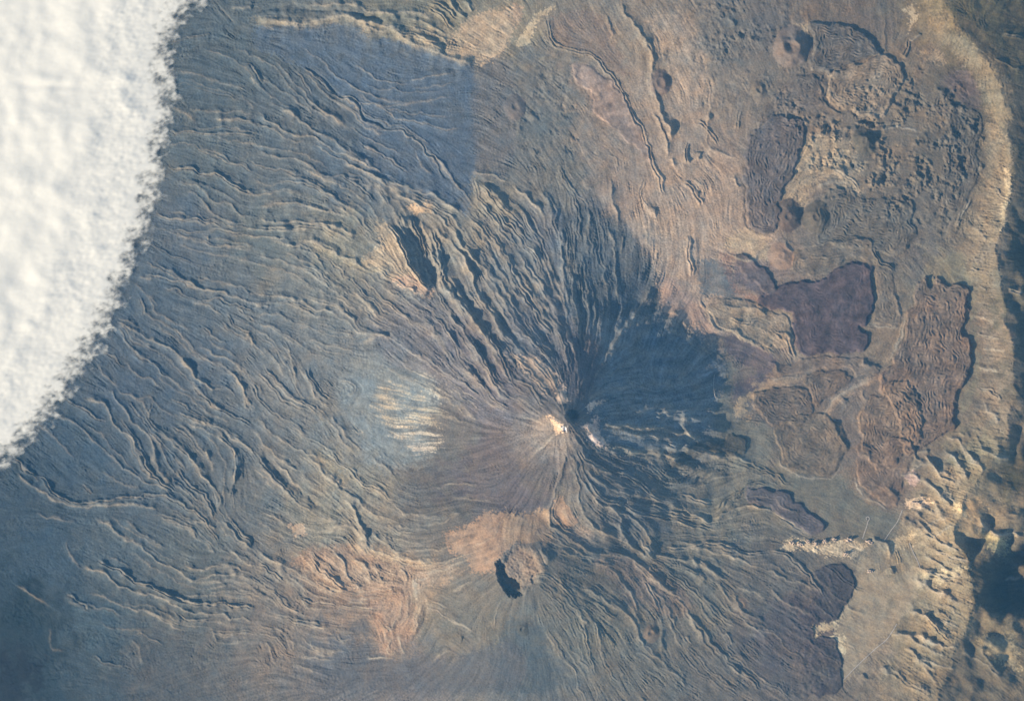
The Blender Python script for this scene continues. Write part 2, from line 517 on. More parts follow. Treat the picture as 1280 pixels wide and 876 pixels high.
# blue grey scree and pumice on the volcano's side
patch(320, 280, (140, 143, 140), 14, .9, .25, "350,510 430,490 560,520 640,560 650,640 620,700 630,800 600,876 420,876 380,780 340,680 320,590")
patch(320, 280, (212, 184, 150), 9, .62, .6, "425,640 490,580 545,600 630,650 690,690 630,735 540,745 450,715")
patch(320, 280, (206, 184, 158), 5, .7, .6, "480,740 560,735 660,750 680,800 600,840 540,800")
patch(320, 280, (204, 184, 158), 4, .6, .6, "560,540 650,560 720,620 640,615")
patch(320, 280, (180, 164, 144), 3, .6, .6, "350,745 400,755 380,775 350,765")
patch(320, 280, (190, 168, 148), 3, .5, .6, "560,800 640,795 640,830 580,840")
patch(320, 280, (186, 160, 134), 3, .85, .6, "392,138 420,100 450,60 440,0 480,0 530,80 570,160 600,210 640,240 630,265 580,245 520,220 450,180")
patch(320, 280, (205, 165, 140), 2, .8, .4, "500,200 560,190 600,225 645,240 625,265 580,245 520,222")
patch(320, 280, (172, 154, 130), 5, .5, .8, "200,80 330,110 400,130 450,180 380,170 260,130")
patch(320, 280, (160, 148, 132), 6, .5, .9, "380,280 460,300 520,330 440,350")
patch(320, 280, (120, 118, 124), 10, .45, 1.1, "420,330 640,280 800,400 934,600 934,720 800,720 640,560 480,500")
patch(640, 280, (128, 130, 130), 6, .7, .3, "0,20 60,80 100,150 130,230 110,260 60,160 0,100")
patch(640, 280, (132, 132, 134), 4, .7, .3, "0,340 50,360 120,440 60,430 0,400")
patch(640, 280, (190, 160, 138), 3.5, .9, .25, "-20,460 0,470 80,490 140,530 165,560 170,580 140,605 110,600 60,550 0,490")
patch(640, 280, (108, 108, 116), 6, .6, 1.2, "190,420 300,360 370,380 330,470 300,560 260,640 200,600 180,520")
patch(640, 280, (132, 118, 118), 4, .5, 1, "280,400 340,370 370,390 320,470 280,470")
# ground tones of the cone's far side, the broad one lightened to lift its shade
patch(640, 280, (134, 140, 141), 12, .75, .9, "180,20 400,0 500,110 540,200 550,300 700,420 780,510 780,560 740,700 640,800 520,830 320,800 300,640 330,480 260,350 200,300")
patch(640, 280, (146, 134, 122), 3, .7, .8, "330,735 420,735 560,740 700,770 660,790 520,775 400,765")
patch(640, 280, (150, 138, 124), 3, .75, .8, "350,800 440,815 560,835 650,840 620,862 500,850 400,835")
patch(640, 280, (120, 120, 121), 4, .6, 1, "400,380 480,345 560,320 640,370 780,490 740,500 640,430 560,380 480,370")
# summit
patch(640, 280, (176, 150, 130), 8, .6, .6, "140,700 170,725 185,745 200,755 240,770 200,830 140,850 90,830 60,780 80,730")
patch(640, 280, (138, 128, 124), 14, .5, .9, "0,720 120,690 190,745 230,780 200,860 60,876 -20,800")
patch(640, 280, (238, 194, 160), 1.5, .9, .4, "163,642 168,620 185,585 200,610 205,640 190,655 172,655")
patch(640, 280, (240, 196, 162), 1.2, .9, .4, "272,686 285,655 300,650 330,645 310,665 285,684")
patch(640, 280, (214, 176, 154), 1.2, .9, .4, "290,740 305,715 318,690 316,755 300,755")
patch(640, 280, (228, 186, 156), 1.2, .9, .4, "258,740 275,727 300,745 330,775 350,800 360,812 340,812 310,785 280,762")
patch(640, 280, (230, 194, 170), 1.2, .9, .4, "275,770 300,768 330,790 328,808 300,800 278,785")
patch(640, 280, (255, 246, 236), .8, 1, .3, "172,745 180,740 195,742 200,750 186,756 176,754")
patch(640, 280, (236, 190, 152), 2.5, .9, .4, "130,700 150,712 176,738 180,760 165,765 150,740")
patch(640, 280, (96, 106, 114), 5, .7, 1, "186,-20 240,-60 330,-50 400,0 470,60 505,100 520,170 545,240 545,300 500,330 420,340 330,350 240,380 215,300 200,180 185,80")  # slope shadow of the upper lee wedge, painted into the ground colour
# plain north of the lava
patch(640, 280, (188, 160, 138), 6, .8, .6, "420,-20 600,-10 934,30 934,90 850,130 800,200 740,270 690,310 740,370 750,440 700,420 620,360 550,300 530,180 500,110")
patch(640, 280, (200, 158, 136), 4, .6, .6, "550,200 620,230 690,300 740,400 700,420 620,350 550,300")
patch(640, 280, (126, 128, 128), 6, .85, .25, "680,150 740,130 800,180 830,260 740,262 690,250")
patch(640, 280, (128, 118, 121), 1.5, .85, .35, "805,160 830,130 870,125 920,165 934,185 960,235 950,260 920,262 870,240 815,200")
patch(640, 280, (170, 134, 122), 3, .7, .6, "760,110 810,110 800,180 850,250 930,290 880,300 800,230")
patch(640, 280, (206, 172, 138), 4, .8, .5, "770,60 860,20 934,70 934,130 860,110 800,100")
patch(640, 280, (176, 154, 132), 3, .7, 1.1, "700,310 780,300 850,310 934,345 960,420 940,470 870,420 790,390 720,350")
patch(640, 280, (128, 116, 118), 1.5, .9, .25, "780,420 840,425 920,460 960,490 955,535 934,552 880,530 800,480")
patch(640, 280, (126, 115, 118), 1.5, .9, .25, "810,585 850,565 890,548 934,560 930,585 860,610 815,640 805,610")
patch(640, 280, (138, 132, 122), 4, .8, .2, "785,500 820,530 800,580 800,640 815,700 870,715 920,760 934,876 860,876 830,800 760,760 740,700 775,590")
patch(640, 280, (196, 162, 130), 1.4, .9, .25, "934,580 880,605 830,640 815,670 820,700 855,712 875,708 850,680 870,645 934,605")
patch(960, 280, (176, 150, 128), 2, .8, .3, "-60,575 0,572 60,565 130,555 120,575 40,590 -20,600")
# caldera ground on the right
patch(960, 280, (146, 136, 119), 4, .8, .22, "620,170 640,125 700,105 740,200 752,290 762,400 772,560 720,680 700,660 690,640 740,580 755,500 742,400 740,280 700,215 640,200")
patch(960, 280, (146, 130, 116), 2, .7, .5, "390,130 440,170 470,250 490,330 480,380 370,370 385,300 375,150")
patch(960, 280, (154, 132, 116), 2, .7, .4, "370,385 480,388 440,500 400,500 360,490")
patch(960, 280, (172, 146, 124), 2, .8, .3, "480,300 505,330 490,390 455,480 430,520 420,500 465,440")
patch(960, 280, (176, 146, 124), 2, .8, .25, "180,720 200,680 240,630 320,585 390,555 395,572 320,605 250,660 215,720")
patch(960, 280, (182, 154, 130), 2.5, .8, .4, "0,310 60,315 85,345 90,400 110,450 150,480 120,500 90,470 80,420 40,370 0,350")
patch(960, 0, (122, 110, 112), 4, .7, .5, "640,290 700,250 745,270 775,350 770,400 690,360 650,320")
patch(960, 0, (146, 131, 115), 7, .8, .3, "525,90 570,88 640,98 720,140 800,215 860,285 890,350 885,440 860,470 820,450 800,380 770,300 720,230 660,180 590,150 540,120")
patch(960, 0, (152, 134, 117), 4, .7, .7, "790,460 850,475 890,540 885,640 880,720 850,876 700,876 690,820 740,740 770,620 785,520")
patch(960, 0, (196, 170, 138), 2, .7, .6, "860,620 885,640 880,720 855,840 845,800 870,720")
patch(960, 0, (186, 158, 130), 2.5, .7, .8, "130,510 230,500 330,540 290,600 240,640 170,690 140,750 120,780 40,750 60,690 100,600")
patch(960, 0, (196, 166, 136), 2, .7, .5, "240,615 320,620 360,600 330,660 350,700 310,690 250,650")
patch(960, 0, (208, 176, 140), 2, .8, .4, "490,40 530,20 540,60 510,110 520,60")
patch(960, 0, (186, 156, 128), 2.5, .7, .6, "550,190 610,190 640,225 600,225 560,215")
patch(960, 0, (100, 101, 97), 8, .6, .8, "640,30 760,60 800,140 880,220 900,300 934,300 934,0 700,0")
patch(960, 0, (182, 154, 128), 1.6, .7, .5, "100,90 160,88 155,105 130,112 105,110")
# pink ash and olive scree round the second crater
patch(320, 560, (172, 140, 121), 3, .85, .3, "690,305 740,300 800,260 840,235 934,238 960,300 934,360 890,390 880,430 870,450 790,452 765,400 710,370")
patch(640, 560, (174, 144, 122), 2.5, .85, .35, "-30,250 0,240 60,240 130,220 145,235 142,300 155,330 120,345 60,340 0,350 -30,340")
patch(640, 560, (182, 145, 122), 1.2, .9, .25, "152,200 165,182 180,180 205,215 225,245 240,268 225,285 190,290 165,270 152,240")
patch(640, 560, (186, 154, 132), 3, .6, .5, "230,290 290,310 300,345 250,350 210,320")
patch(640, 560, (160, 138, 123), 4, .6, .6, "0,390 40,370 90,380 118,410 115,450 60,480 20,470 -20,430")
patch(320, 560, (120, 117, 114), 8, .5, .5, "640,550 760,480 880,480 934,540 960,600 900,610 830,660 740,740 620,725 590,680")
patch(640, 560, (94, 106, 113), 8, .8, .3, "-20,620 40,625 110,660 135,740 150,880 -60,880 -40,740")
patch(320, 560, (102, 106, 112), 6, .7, .35, "240,850 300,780 400,690 420,640 380,620 340,660 380,670 400,700 520,770 620,740 700,780 934,700 934,880 240,880")
patch(640, 560, (150, 128, 118), 4, .6, .9, "300,400 420,400 520,450 640,530 640,610 540,600 480,560 440,600 380,500")
patch(320, 560, (168, 136, 119), 7, .7, .9, "120,420 300,350 500,380 600,420 640,480 560,530 590,640 540,720 460,740 400,560 320,520")
patch(320, 560, (188, 158, 134), 1.6, .9, .3, "122,282 150,275 175,285 178,315 150,320 130,305")
patch(320, 560, (176, 154, 128), 4, .6, .7, "220,10 290,60 330,120 300,130 230,60")
patch(320, 560, (184, 158, 130), 5, .6, .5, "350,350 460,380 600,410 660,420 640,450 520,420 430,390")
patch(320, 560, (170, 143, 124), 6, .6, .9, "120,440 250,400 380,410 520,430 690,415 740,455 640,500 500,500 380,520 200,500")
# bottom right: flats, rocks, the wall
patch(960, 560, (174, 152, 128), 3, .9, .15, "340,385 450,470 520,440 560,470 545,520 500,600 430,680 330,800 240,880 220,860 270,790 265,740 240,690 270,600 320,500")
patch(960, 560, (226, 196, 154), 1.4, .9, .4, "235,680 270,690 285,740 270,745 245,715")
patch(960, 560, (206, 178, 142), 1.4, .9, .4, "155,655 185,645 240,640 265,600 270,620 240,665 195,670 180,695 165,680")
patch(960, 560, (214, 184, 148), 2, .9, .9, "60,345 110,330 200,350 260,335 340,345 360,360 320,400 260,395 180,385 110,370 60,365")
patch(960, 560, (133, 127, 117), 4, .8, .2, "60,60 130,110 280,100 320,150 400,210 480,235 470,290 430,335 340,335 220,310 210,260 110,180 40,120 20,70")
patch(960, 560, (150, 128, 114), 5, .6, .4, "280,60 320,90 330,150 400,205 370,200 310,150 270,110")
patch(960, 560, (238, 196, 156), 1.6, .9, .5, "500,195 560,185 595,195 590,210 540,220 510,218")
patch(960, 560, (206, 166, 146), 2, .8, .5, "500,90 540,85 550,130 510,135")
patch(960, 560, (222, 192, 148), 2, .7, .5, "680,200 715,215 715,245 690,250")
patch(960, 560, (190, 156, 122), 3, .85, .3, "760,180 790,220 790,270 830,305 900,305 870,330 800,320 760,270 720,230")
patch(960, 560, (204, 176, 130), 3, .8, .6, "780,310 870,330 870,390 810,370")
patch(960, 560, (176, 154, 124), 4, .8, .3, "760,690 860,680 900,720 920,800 860,790 800,740")
patch(960, 560, (150, 132, 112), 5, .6, .5, "740,600 880,620 934,640 934,680 820,670 730,650")
patch(960, 560, (84, 92, 92), 4, .7, .6, "860,70 934,80 934,160 880,140")
patch(960, 560, (86, 90, 92), 4, .7, .6, "700,380 780,400 860,410 934,480 934,600 760,580 750,500")  # shadow thrown by the wall crest, darkened into the ground colour
patch(960, 560, (216, 184, 144), 2, .6, .9, "440,340 490,320 540,310 530,360 480,360 450,390")
patch(960, 560, (206, 178, 140), 3, .6, .8, "560,450 680,440 740,440 660,480 600,500 560,480")
# lava lobes that stand up as sheets with steep fronts: name, label, colour, height, edge, ogive period, ogive height, outline
LOBES = []
def lobe(name, label, x0, y0, rgb, h, edge, per, og, k, rough, txt):
    n = [float(q) for q in txt.replace(',', ' ').split()]
    LOBES.append((name, label, _t(x0, y0, list(zip(n[0::2], n[1::2]))), rgb, h, edge, per, og, k, rough))
lobe('lava_field', 'smooth dark maroon lava field with a notch in its right edge', 960, 280, (106, 100, 108), 42, 2.4, 5.5, 4.5, .95, .25,
     "-30,270 0,250 60,215 130,203 200,200 250,160 310,142 375,150 380,220 385,310 352,370 330,380 375,408 370,440 340,468 280,475 220,465 150,480 105,450 92,400 92,350 80,320 0,305 -40,300")
lobe('lava_flow', 'largest brown lava lobe, coarsely wrinkled, its scalloped front facing the caldera wall', 960, 280, (134, 116, 110), 55, 2.6, 5.4, 11, .75, 1.0,
     "530,240 560,205 580,190 600,235 620,190 655,215 700,215 735,268 728,330 718,380 742,450 750,520 720,590 688,622 690,690 668,750 600,800 540,830 500,850 470,700 410,620 410,570 450,505 495,390 505,330 530,290")
lobe('lava_flow', 'rounded pinkish brown lava lobe joined below the largest wrinkled lobe', 960, 280, (142, 121, 110), 26, 2.4, 4.6, 9, .75, .7,
     "410,620 440,570 520,580 560,680 560,780 480,850 460,876 420,900 380,880 340,800 330,700 370,630")
lobe('lava_flow', 'grey brown fan of lava with a thick dark curved rim beside the open cinder cone', 960, 0, (118, 114, 113), 50, 2.6, 4.4, 12, .85, .5,
     "150,92 170,82 210,78 290,90 350,110 385,150 410,195 370,212 290,238 220,265 160,262 150,220 165,150")
lobe('lava_flow', 'tan fan of finely wrinkled lava directly below the grey brown fan', 960, 0, (160, 139, 122), 42, 2.4, 3.8, 10, .75, .5,
     "235,275 300,238 400,205 440,210 485,230 492,290 470,340 440,395 390,440 330,425 280,400 235,385 215,330")
lobe('lava_flow', 'dark maroon blocky lava flow tapering downward, left of the pale ribbed field', 640, 0, (114, 110, 113), 34, 2.4, 4.4, 10, .85, .7,
     "845,580 860,500 900,470 934,440 960,418 1010,425 1055,430 1068,470 1065,530 1040,600 1010,660 985,700 975,790 960,850 920,855 870,830 855,780 850,680")
lobe('lava_flow', 'small oblong maroon lava tongue pointing at the smooth maroon field', 860, 280, (122, 112, 114), 30, 2.2, 5, 3, .85, .4,
     "172,122 185,105 205,103 250,140 295,175 322,210 325,240 300,255 265,240 225,205 180,165")
lobe('lava_flow', 'long narrow dark maroon lava tongue just above the row of pale rocks', 960, 560, (112, 108, 114), 32, 2.4, 4.5, 5, .85, .4,
     "-80,140 -30,142 0,145 60,150 100,195 150,228 200,262 207,295 180,318 130,300 60,255 0,215 -70,200")
lobe('lava_flow', 'round knobbly dark brown lava lobe bordered at left by a pale hooked band', 960, 280, (126, 114, 109), 24, 2.4, 4.2, 9, .7, .8,
     "-50,605 0,598 60,590 140,600 165,650 160,690 110,730 60,735 20,735 -20,710 -60,650")
lobe('lava_flow', 'small oval knobbly lava lobe wedged beneath the lower left corner of the maroon field', 960, 280, (132, 116, 109), 22, 2.2, 4.2, 8, .7, .8,
     "140,550 200,538 280,532 310,560 260,600 200,650 170,670 145,610")
lobe('lava_flow', 'broad flat grey brown lava lobe with a thin pale outline on the grey flat', 960, 560, (130, 117, 109), 20, 2.4, 5.5, 6, .7, .7,
     "20,-60 70,-110 160,-130 240,-110 285,-40 290,10 270,55 230,95 150,98 75,75 45,25")
lobe('lava_flow', 'pinkish brown lava lobe spilling to a thin pale track just above the road junction', 960, 560, (140, 119, 110), 22, 2.4, 5.5, 5, .7, .6,
     "330,-20 380,-10 480,-40 540,10 500,100 480,170 465,212 390,180 335,130 318,80")
lobe('lava_field', 'dark purple grey lava field ending in a ragged edge against the pale bottom flats', 960, 560, (90, 94, 104), 22, 2, 6, 2, .9, .8,
     "-60,690 0,600 60,540 110,490 180,440 250,415 300,440 328,470 315,510 272,590 245,625 170,655 180,690 240,690 268,740 270,795 238,900 -60,900 -120,800")
lobe('lava_flow', 'tan lava flow of braided ridges between the cone foot and the maroon field', 860, 280, (162, 142, 124), 20, 2, 4, 3, .55, 1.1,
     "59,298 128,267 213,277 298,309 368,346 384,405 373,442 320,448 229,442 133,389 96,352")
lobe('lava_flow', 'two dark patchy lava lobes side by side at the right foot of the great cone', 860, 520, (92, 96, 100), 24, 2.4, 5, 3, .7, .7,
     "40,90 120,90 150,70 190,65 215,80 212,130 160,145 110,130 50,140 0,170 -60,190 -20,130")
lobe('lava_flow', 'narrow grey lava strip between the smooth maroon field and the largest wrinkled lobe', 960, 280, (134, 122, 115), 14, 2.2, 4.2, 6, .6, .6,
     "392,132 440,170 470,250 490,330 478,378 430,378 375,368 390,310 390,220 384,150")
lobe('lava_flow', 'low brown swirled lava band under the bottom edge of the maroon field', 960, 280, (138, 120, 112), 16, 2.2, 4.2, 6, .6, .6,
     "160,482 280,482 345,487 400,522 400,543 325,556 290,528 200,532 130,543 0,558 20,520 100,500")
lobe('lava_flow', 'braided grey lava running from the horseshoe cone down to the blocky maroon flow', 960, 0, (126, 117, 114), 20, 2.4, 4.2, 8, .65, .7,
     "110,272 150,275 195,290 200,370 150,395 100,408 50,400 10,430 -40,470 -20,400 60,310")
lobe('lava_flow', 'grey lava sheet with fine curved wrinkles, right of the twin dark cinder cones', 960, 0, (122, 117, 113), 22, 2.4, 4.2, 9, .65, .6,
     "200,700 290,685 350,722 440,722 530,760 525,800 540,860 480,930 380,920 250,900 170,880 190,800")
lobe('lava_flow', 'grey lava strip with a stepped rim bordering the top of the smooth maroon field', 960, 280, (130, 120, 113), 18, 2.4, 4.2, 6, .6, .6,
     "100,100 170,85 300,40 370,62 385,100 396,128 310,130 250,150 200,185 130,192 90,180 85,130")
lobe('lava_flow', 'smooth pinkish tan lava lobe with a blunt upper end, right of the blue stippled ground', 640, 0, (158, 137, 127), 14, 2.4, 6, 1, .75, .3,
     "215,240 230,236 290,248 370,300 420,370 470,470 500,540 510,600 430,520 330,440 300,410 290,370 280,340 230,300")
lobe('lava_flow', 'hummocky dark grey lava filling the bay along the foot of the upper caldera wall', 960, 0, (118, 114, 112), 20, 2.4, 4.6, 9, .6, 1.0,
     "620,340 690,380 770,410 785,470 765,560 770,640 740,720 700,770 640,760 620,690 640,600 620,520 650,440 600,390")
# cones: name, label, centre, outer radius, rim radius, height, crater depth, colour
CONES = [
 ('cinder_cone', 'open horseshoe cinder cone with a pinkish crater floor next to the grey brown fan', 990, 58, 25, 11, 115, 80, (140, 125, 119)),
 ('cinder_cone', 'round flat topped grey cinder cone beside the dark ridge line on the tan plain', 825.5, 104, 16, 7, 62, 10, (140, 121, 116)),
 ('cinder_cone', 'low grey cinder cone alone in the stippled ground right of the dark forest', 644, 134, 16, 6, 40, 16, (124, 118, 118)),
 ('cinder_cone', 'dark cinder cone touching the lower end of the maroon blocky flow', 986, 270, 20, 5, 92, 18, (106, 100, 104)),
 ('cinder_cone', 'dark brown cinder cone just right of its twin below the pale ribbed field', 1021, 272, 20, 4, 90, 10, (112, 108, 106)),
 ('cinder_cone', 'orange tan dome shaped cinder cone above the oblong maroon tongue', 977, 320, 18, 4, 48, 4, (178, 142, 122)),
 ('cinder_cone', 'tiny brown cinder cone ring in the olive slope near the bottom edge', 814, 792, 11, 4.5, 34, 18, (146, 124, 112)),
 ('cinder_cone', 'small dark pitted cinder cone on the slope straight below the wide crater', 654, 786, 9, 4, 26, 24, (96, 102, 106)),
 ('cinder_cone', 'tiny pale ringed cinder cone beside a dark channel, left of the purple grey lava', 928, 754, 8, 4, 16, 8, (160, 134, 118)),
 ('cinder_cone', 'small dark mound among the hummocks, left of the long ridge', 1080, 177, 17, 4, 82, 8, (104, 104, 104)),
 ('cinder_cone', 'small dark mound with a bowl, at the edge of the braided tan ground', 949, 113, 12, 5, 40, 18, (132, 122, 115)),
]
# ------------------------------------------------------------------ terrain
import numpy as np
CELL = 12.5
STEP = globals().get('STEP', 0.9)
U0, U1, V0, V1 = -70.0, 1350.0, -70.0, 946.0
nu = int((U1 - U0) / STEP) + 1
nv = int((V1 - V0) / STEP) + 1
us = (U0 + STEP * np.arange(nu)).astype(np.float32)
vs = (V0 + STEP * np.arange(nv)).astype(np.float32)
U, V = np.meshgrid(us, vs)
SUN_EL, SUN_DIR = 28.0, (-0.885, 0.466)      # towards the sun on the sheet (u, v), v runs down
rng = np.random.default_rng(7)

def sstep(x):
    x = np.clip(x, 0, 1)
    return x * x * (3 - 2 * x)

PH, PW = 1 << int(np.ceil(np.log2(nv))), 1 << int(np.ceil(np.log2(nu)))
PH, PW = nv + 64, nu + 64
def fblur(a, sig):
    """gaussian blur, sigma in cells"""
    s = sig / STEP
    pad = np.pad(a, ((0, 64), (0, 64)), mode='reflect')
    F = np.fft.rfft2(pad)
    fy = np.fft.fftfreq(pad.shape[0])[:, None]
    fx = np.fft.rfftfreq(pad.shape[1])[None]
    F *= np.exp(-2 * (np.pi * s) ** 2 * (fy ** 2 + fx ** 2))
    return np.fft.irfft2(F, s=pad.shape)[:nv, :nu].astype(np.float32)

def fnoise(lo, hi, beta, seed):
    """band limited noise, wavelengths lo..hi cells, amplitude ~ f^-beta, unit deviation"""
    r = np.random.default_rng(seed)
    F = np.fft.rfft2(r.standard_normal((PH, PW)).astype(np.float32))
    fy = np.fft.fftfreq(PH)[:, None] / STEP
    fx = np.fft.rfftfreq(PW)[None] / STEP
    f = np.sqrt(fx * fx + fy * fy) + 1e-9
    A = f ** -beta * np.exp(-(f * lo * .7) ** 2) * (1 - np.exp(-(f * hi) ** 2))
    a = np.fft.irfft2(F * A, s=(PH, PW))[:nv, :nu].astype(np.float32)
    return (a - a.mean()) / a.std()

# a small warp keeps drawn lines from looking drawn
WU = .25 * fnoise(6, 16, 1, 1) + 1.1 * fnoise(14, 60, 1, 2)
WV = .25 * fnoise(6, 16, 1, 3) + 1.1 * fnoise(14, 60, 1, 4)
Uw, Vw = U + WU, V + WV

def smooth_line(pts, n=5):
    p = np.array(pts, float)
    if len(p) < 3:
        return p
    q = np.vstack([2 * p[0] - p[1], p, 2 * p[-1] - p[-2]])
    out = []
    for i in range(1, len(q) - 2):
        t = np.linspace(0, 1, n, endpoint=False)[:, None]
        a, b, c, d = q[i - 1], q[i], q[i + 1], q[i + 2]
        out.append(.5 * (2 * b + (c - a) * t + (2 * a - 5 * b + 4 * c - d) * t * t + (3 * b - a - 3 * c + d) * t ** 3))
    out.append(p[-1:])
    return np.vstack(out)

def window(p, m):
    i0 = max(0, int((p[:, 0].min() - m - U0) / STEP)); i1 = min(nu, int((p[:, 0].max() + m - U0) / STEP) + 2)
    j0 = max(0, int((p[:, 1].min() - m - V0) / STEP)); j1 = min(nv, int((p[:, 1].max() + m - V0) / STEP) + 2)
    return (slice(j0, j1), slice(i0, i1)) if i1 > i0 and j1 > j0 else None

def line_dist(p, w, m):
    """distance to the polyline and position along it, in a window round it"""
    X, Y = Uw[w], Vw[w]
    seg = np.hypot(*(p[1:] - p[:-1]).T)
    cum = np.concatenate([[0], np.cumsum(seg)])
    D = np.full(X.shape, 1e9, np.float32); S = np.zeros(X.shape, np.float32)
    for k in range(len(p) - 1):
        q = p[k:k + 2]
        ww = window(q, m)
        if ww is None: continue
        sl = (slice(ww[0].start - w[0].start, ww[0].stop - w[0].start), slice(ww[1].start - w[1].start, ww[1].stop - w[1].start))
        x, y = X[sl], Y[sl]
        a, b = q
        d = b - a; L = max(d @ d, 1e-6)
        t = np.clip(((x - a[0]) * d[0] + (y - a[1]) * d[1]) / L, 0, 1)
        r = np.hypot(x - a[0] - t * d[0], y - a[1] - t * d[1])
        better = r < D[sl]
        D[sl] = np.where(better, r, D[sl]); S[sl] = np.where(better, cum[k] + t * seg[k], S[sl])
    return D, S, cum[-1]

def poly_sd(p, w, warp=True):
    """signed distance, positive inside"""
    X, Y = (Uw[w], Vw[w]) if warp else (U[w], V[w])
    D = np.full(X.shape, 1e9, np.float32); inside = np.zeros(X.shape, bool)
    n = len(p)
    for k in range(n):
        a, b = p[k], p[(k + 1) % n]
        d = b - a; L = max(d @ d, 1e-6)
        t = np.clip(((X - a[0]) * d[0] + (Y - a[1]) * d[1]) / L, 0, 1)
        D = np.minimum(D, np.hypot(X - a[0] - t * d[0], Y - a[1] - t * d[1]))
        if a[1] != b[1]:
            c = (a[1] > Y) != (b[1] > Y)
            inside ^= c & (X < (b[0] - a[0]) * (Y - a[1]) / (b[1] - a[1]) + a[0])
    return np.where(inside, D, -D)

def smooth_poly(pts, n=4):
    p = np.array(pts, float)
    q = np.vstack([p[-1:], p, p[:2]])
    out = []
    for i in range(1, len(q) - 2):
        t = np.linspace(0, 1, n, endpoint=False)[:, None]
        a, b, c, d = q[i - 1], q[i], q[i + 1], q[i + 2]
        out.append(.5 * (2 * b + (c - a) * t + (2 * a - 5 * b + 4 * c - d) * t * t + (3 * b - a - 3 * c + d) * t ** 3))
    return np.vstack(out)

# ---- base heights (metres above 2200 m) from spot heights, thin plate spline on a coarse grid
SPOTS = """-60 -60 -1100; 120 0 -850; 0 250 -1000; 255 0 -640; 206 120 -640; 180 280 -635; 105 455 -640; 0 577 -650; 0 480 -820; 0 860 -830; -60 940 -900; 150 700 -560; 160 900 -620; 300 500 -300; 420 380 -60; 420 560 60
450 700 20; 350 200 -380; 350 80 -450; 500 120 -220; 600 200 -100; 640 60 -140; 560 -60 -250; 350 -60 -520; 750 100 -60; 850 150 0; 900 30 -50; 1000 100 40; 800 -60 -120; 1000 250 80; 900 290 130
850 340 190; 1100 150 0; 1120 -60 -80; 1200 200 -40; 1180 350 -60; 1000 400 90; 1100 450 0; 950 520 110; 1050 620 -20; 1000 750 10; 850 780 120; 700 880 150; 550 880 -60; 400 880 -320; 1090 760 -120
1060 900 -160; 1350 100 -60; 1350 500 -60; 1350 900 -200; 640 440 250; 600 330 120; 600 640 260; 780 660 260; 860 560 170; 760 300 130; 250 850 -560; 300 640 -280; 240 330 -560; 560 250 -60; 850 940 40"""
sp = np.array([[float(q) for q in s.split()] for s in SPOTS.replace('\n', ';').split(';')])
def tps(P, val, X, Y):
    def k(r2): return .5 * r2 * np.log(r2 + 1e-9)
    P = P / 500.; X = X / 500.; Y = Y / 500.
    n = len(P)
    d2 = ((P[:, None] - P[None]) ** 2).sum(-1)
    A = np.zeros((n + 3, n + 3)); A[:n, :n] = k(d2) + .02 * np.eye(n)
    A[:n, n] = 1; A[:n, n + 1:] = P; A[n, :n] = 1; A[n + 1:, :n] = P.T
    c = np.linalg.solve(A, np.concatenate([val, [0, 0, 0]]))
    out = c[n] + c[n + 1] * X + c[n + 2] * Y
    for i in range(n):
        out = out + c[i] * k((X - P[i, 0]) ** 2 + (Y - P[i, 1]) ** 2)
    return out
def upsample(c, cu, cv):
    """bilinear from coarse axes to the grid"""
    iu = np.clip((us - cu[0]) / (cu[1] - cu[0]), 0, len(cu) - 1.001); iv = np.clip((vs - cv[0]) / (cv[1] - cv[0]), 0, len(cv) - 1.001)
    i = iu.astype(int); fu = (iu - i)[None]; j = iv.astype(int); fv = (iv - j)[:, None]
    a = c[:, i] * (1 - fu) + c[:, i + 1] * fu
    return (a[j] * (1 - fv) + a[j + 1] * fv).astype(np.float32)
cu = np.arange(U0, U1 + 16, 8); cv = np.arange(V0, V1 + 16, 8)
CU, CV = np.meshgrid(cu, cv)
Z = upsample(tps(sp[:, :2], sp[:, 2], CU, CV), cu, cv)

# ---- the great cone and the second cone
def prof(r, tab):
    t = np.array(tab, float)
    return np.interp(r, t[:, 0], t[:, 1]).astype(np.float32)
TU, TV = 711.0, 527.0
ang = np.arctan2(V - TV, U - TU)
lop = 1 + .05 * np.cos(3 * ang + 1) + .04 * np.cos(5 * ang + .3)
rT = np.hypot(U - TU, V - TV) * CELL / lop
# radial spurs and gullies, deepest on the far side from the cloud
rsp = np.random.default_rng(31); spur = np.zeros_like(rT)
ang_w = ang + .05 * np.sin(rT / 330. + 3 * ang) + .03 * np.sin(rT / 140. + 5 * ang)
for f in (11, 17, 23, 29, 36, 43, 57):
    spur += np.sin(f * ang_w + rsp.uniform(0, 6.28)) * rsp.uniform(.6, 1.1)
spur = np.sign(spur) * np.abs(spur / 1.9) ** .8
lee = np.exp(-((np.mod(ang + .45 + np.pi, 2 * np.pi) - np.pi) / .95) ** 2)
rT = rT / (1 + .058 * (.25 + .75 * lee) * spur * sstep((rT - 250) / 1300))
cone = prof(rT, [(0, 1345), (120, 1290), (260, 1195), (500, 1050), (1000, 750), (1500, 470), (2000, 225), (2400, 90), (2800, 25), (3400, 0), (60000, 0)])
PU, PV = 652.0, 710.0
rP = np.hypot(U - PU, V - PV) * CELL
cone2 = prof(rP, [(0, 640), (360, 640), (700, 520), (1200, 330), (1800, 150), (2600, 40), (3400, 0), (60000, 0)])
Z += fblur(np.maximum(cone, cone2) + .25 * np.minimum(cone, cone2), 3.0)

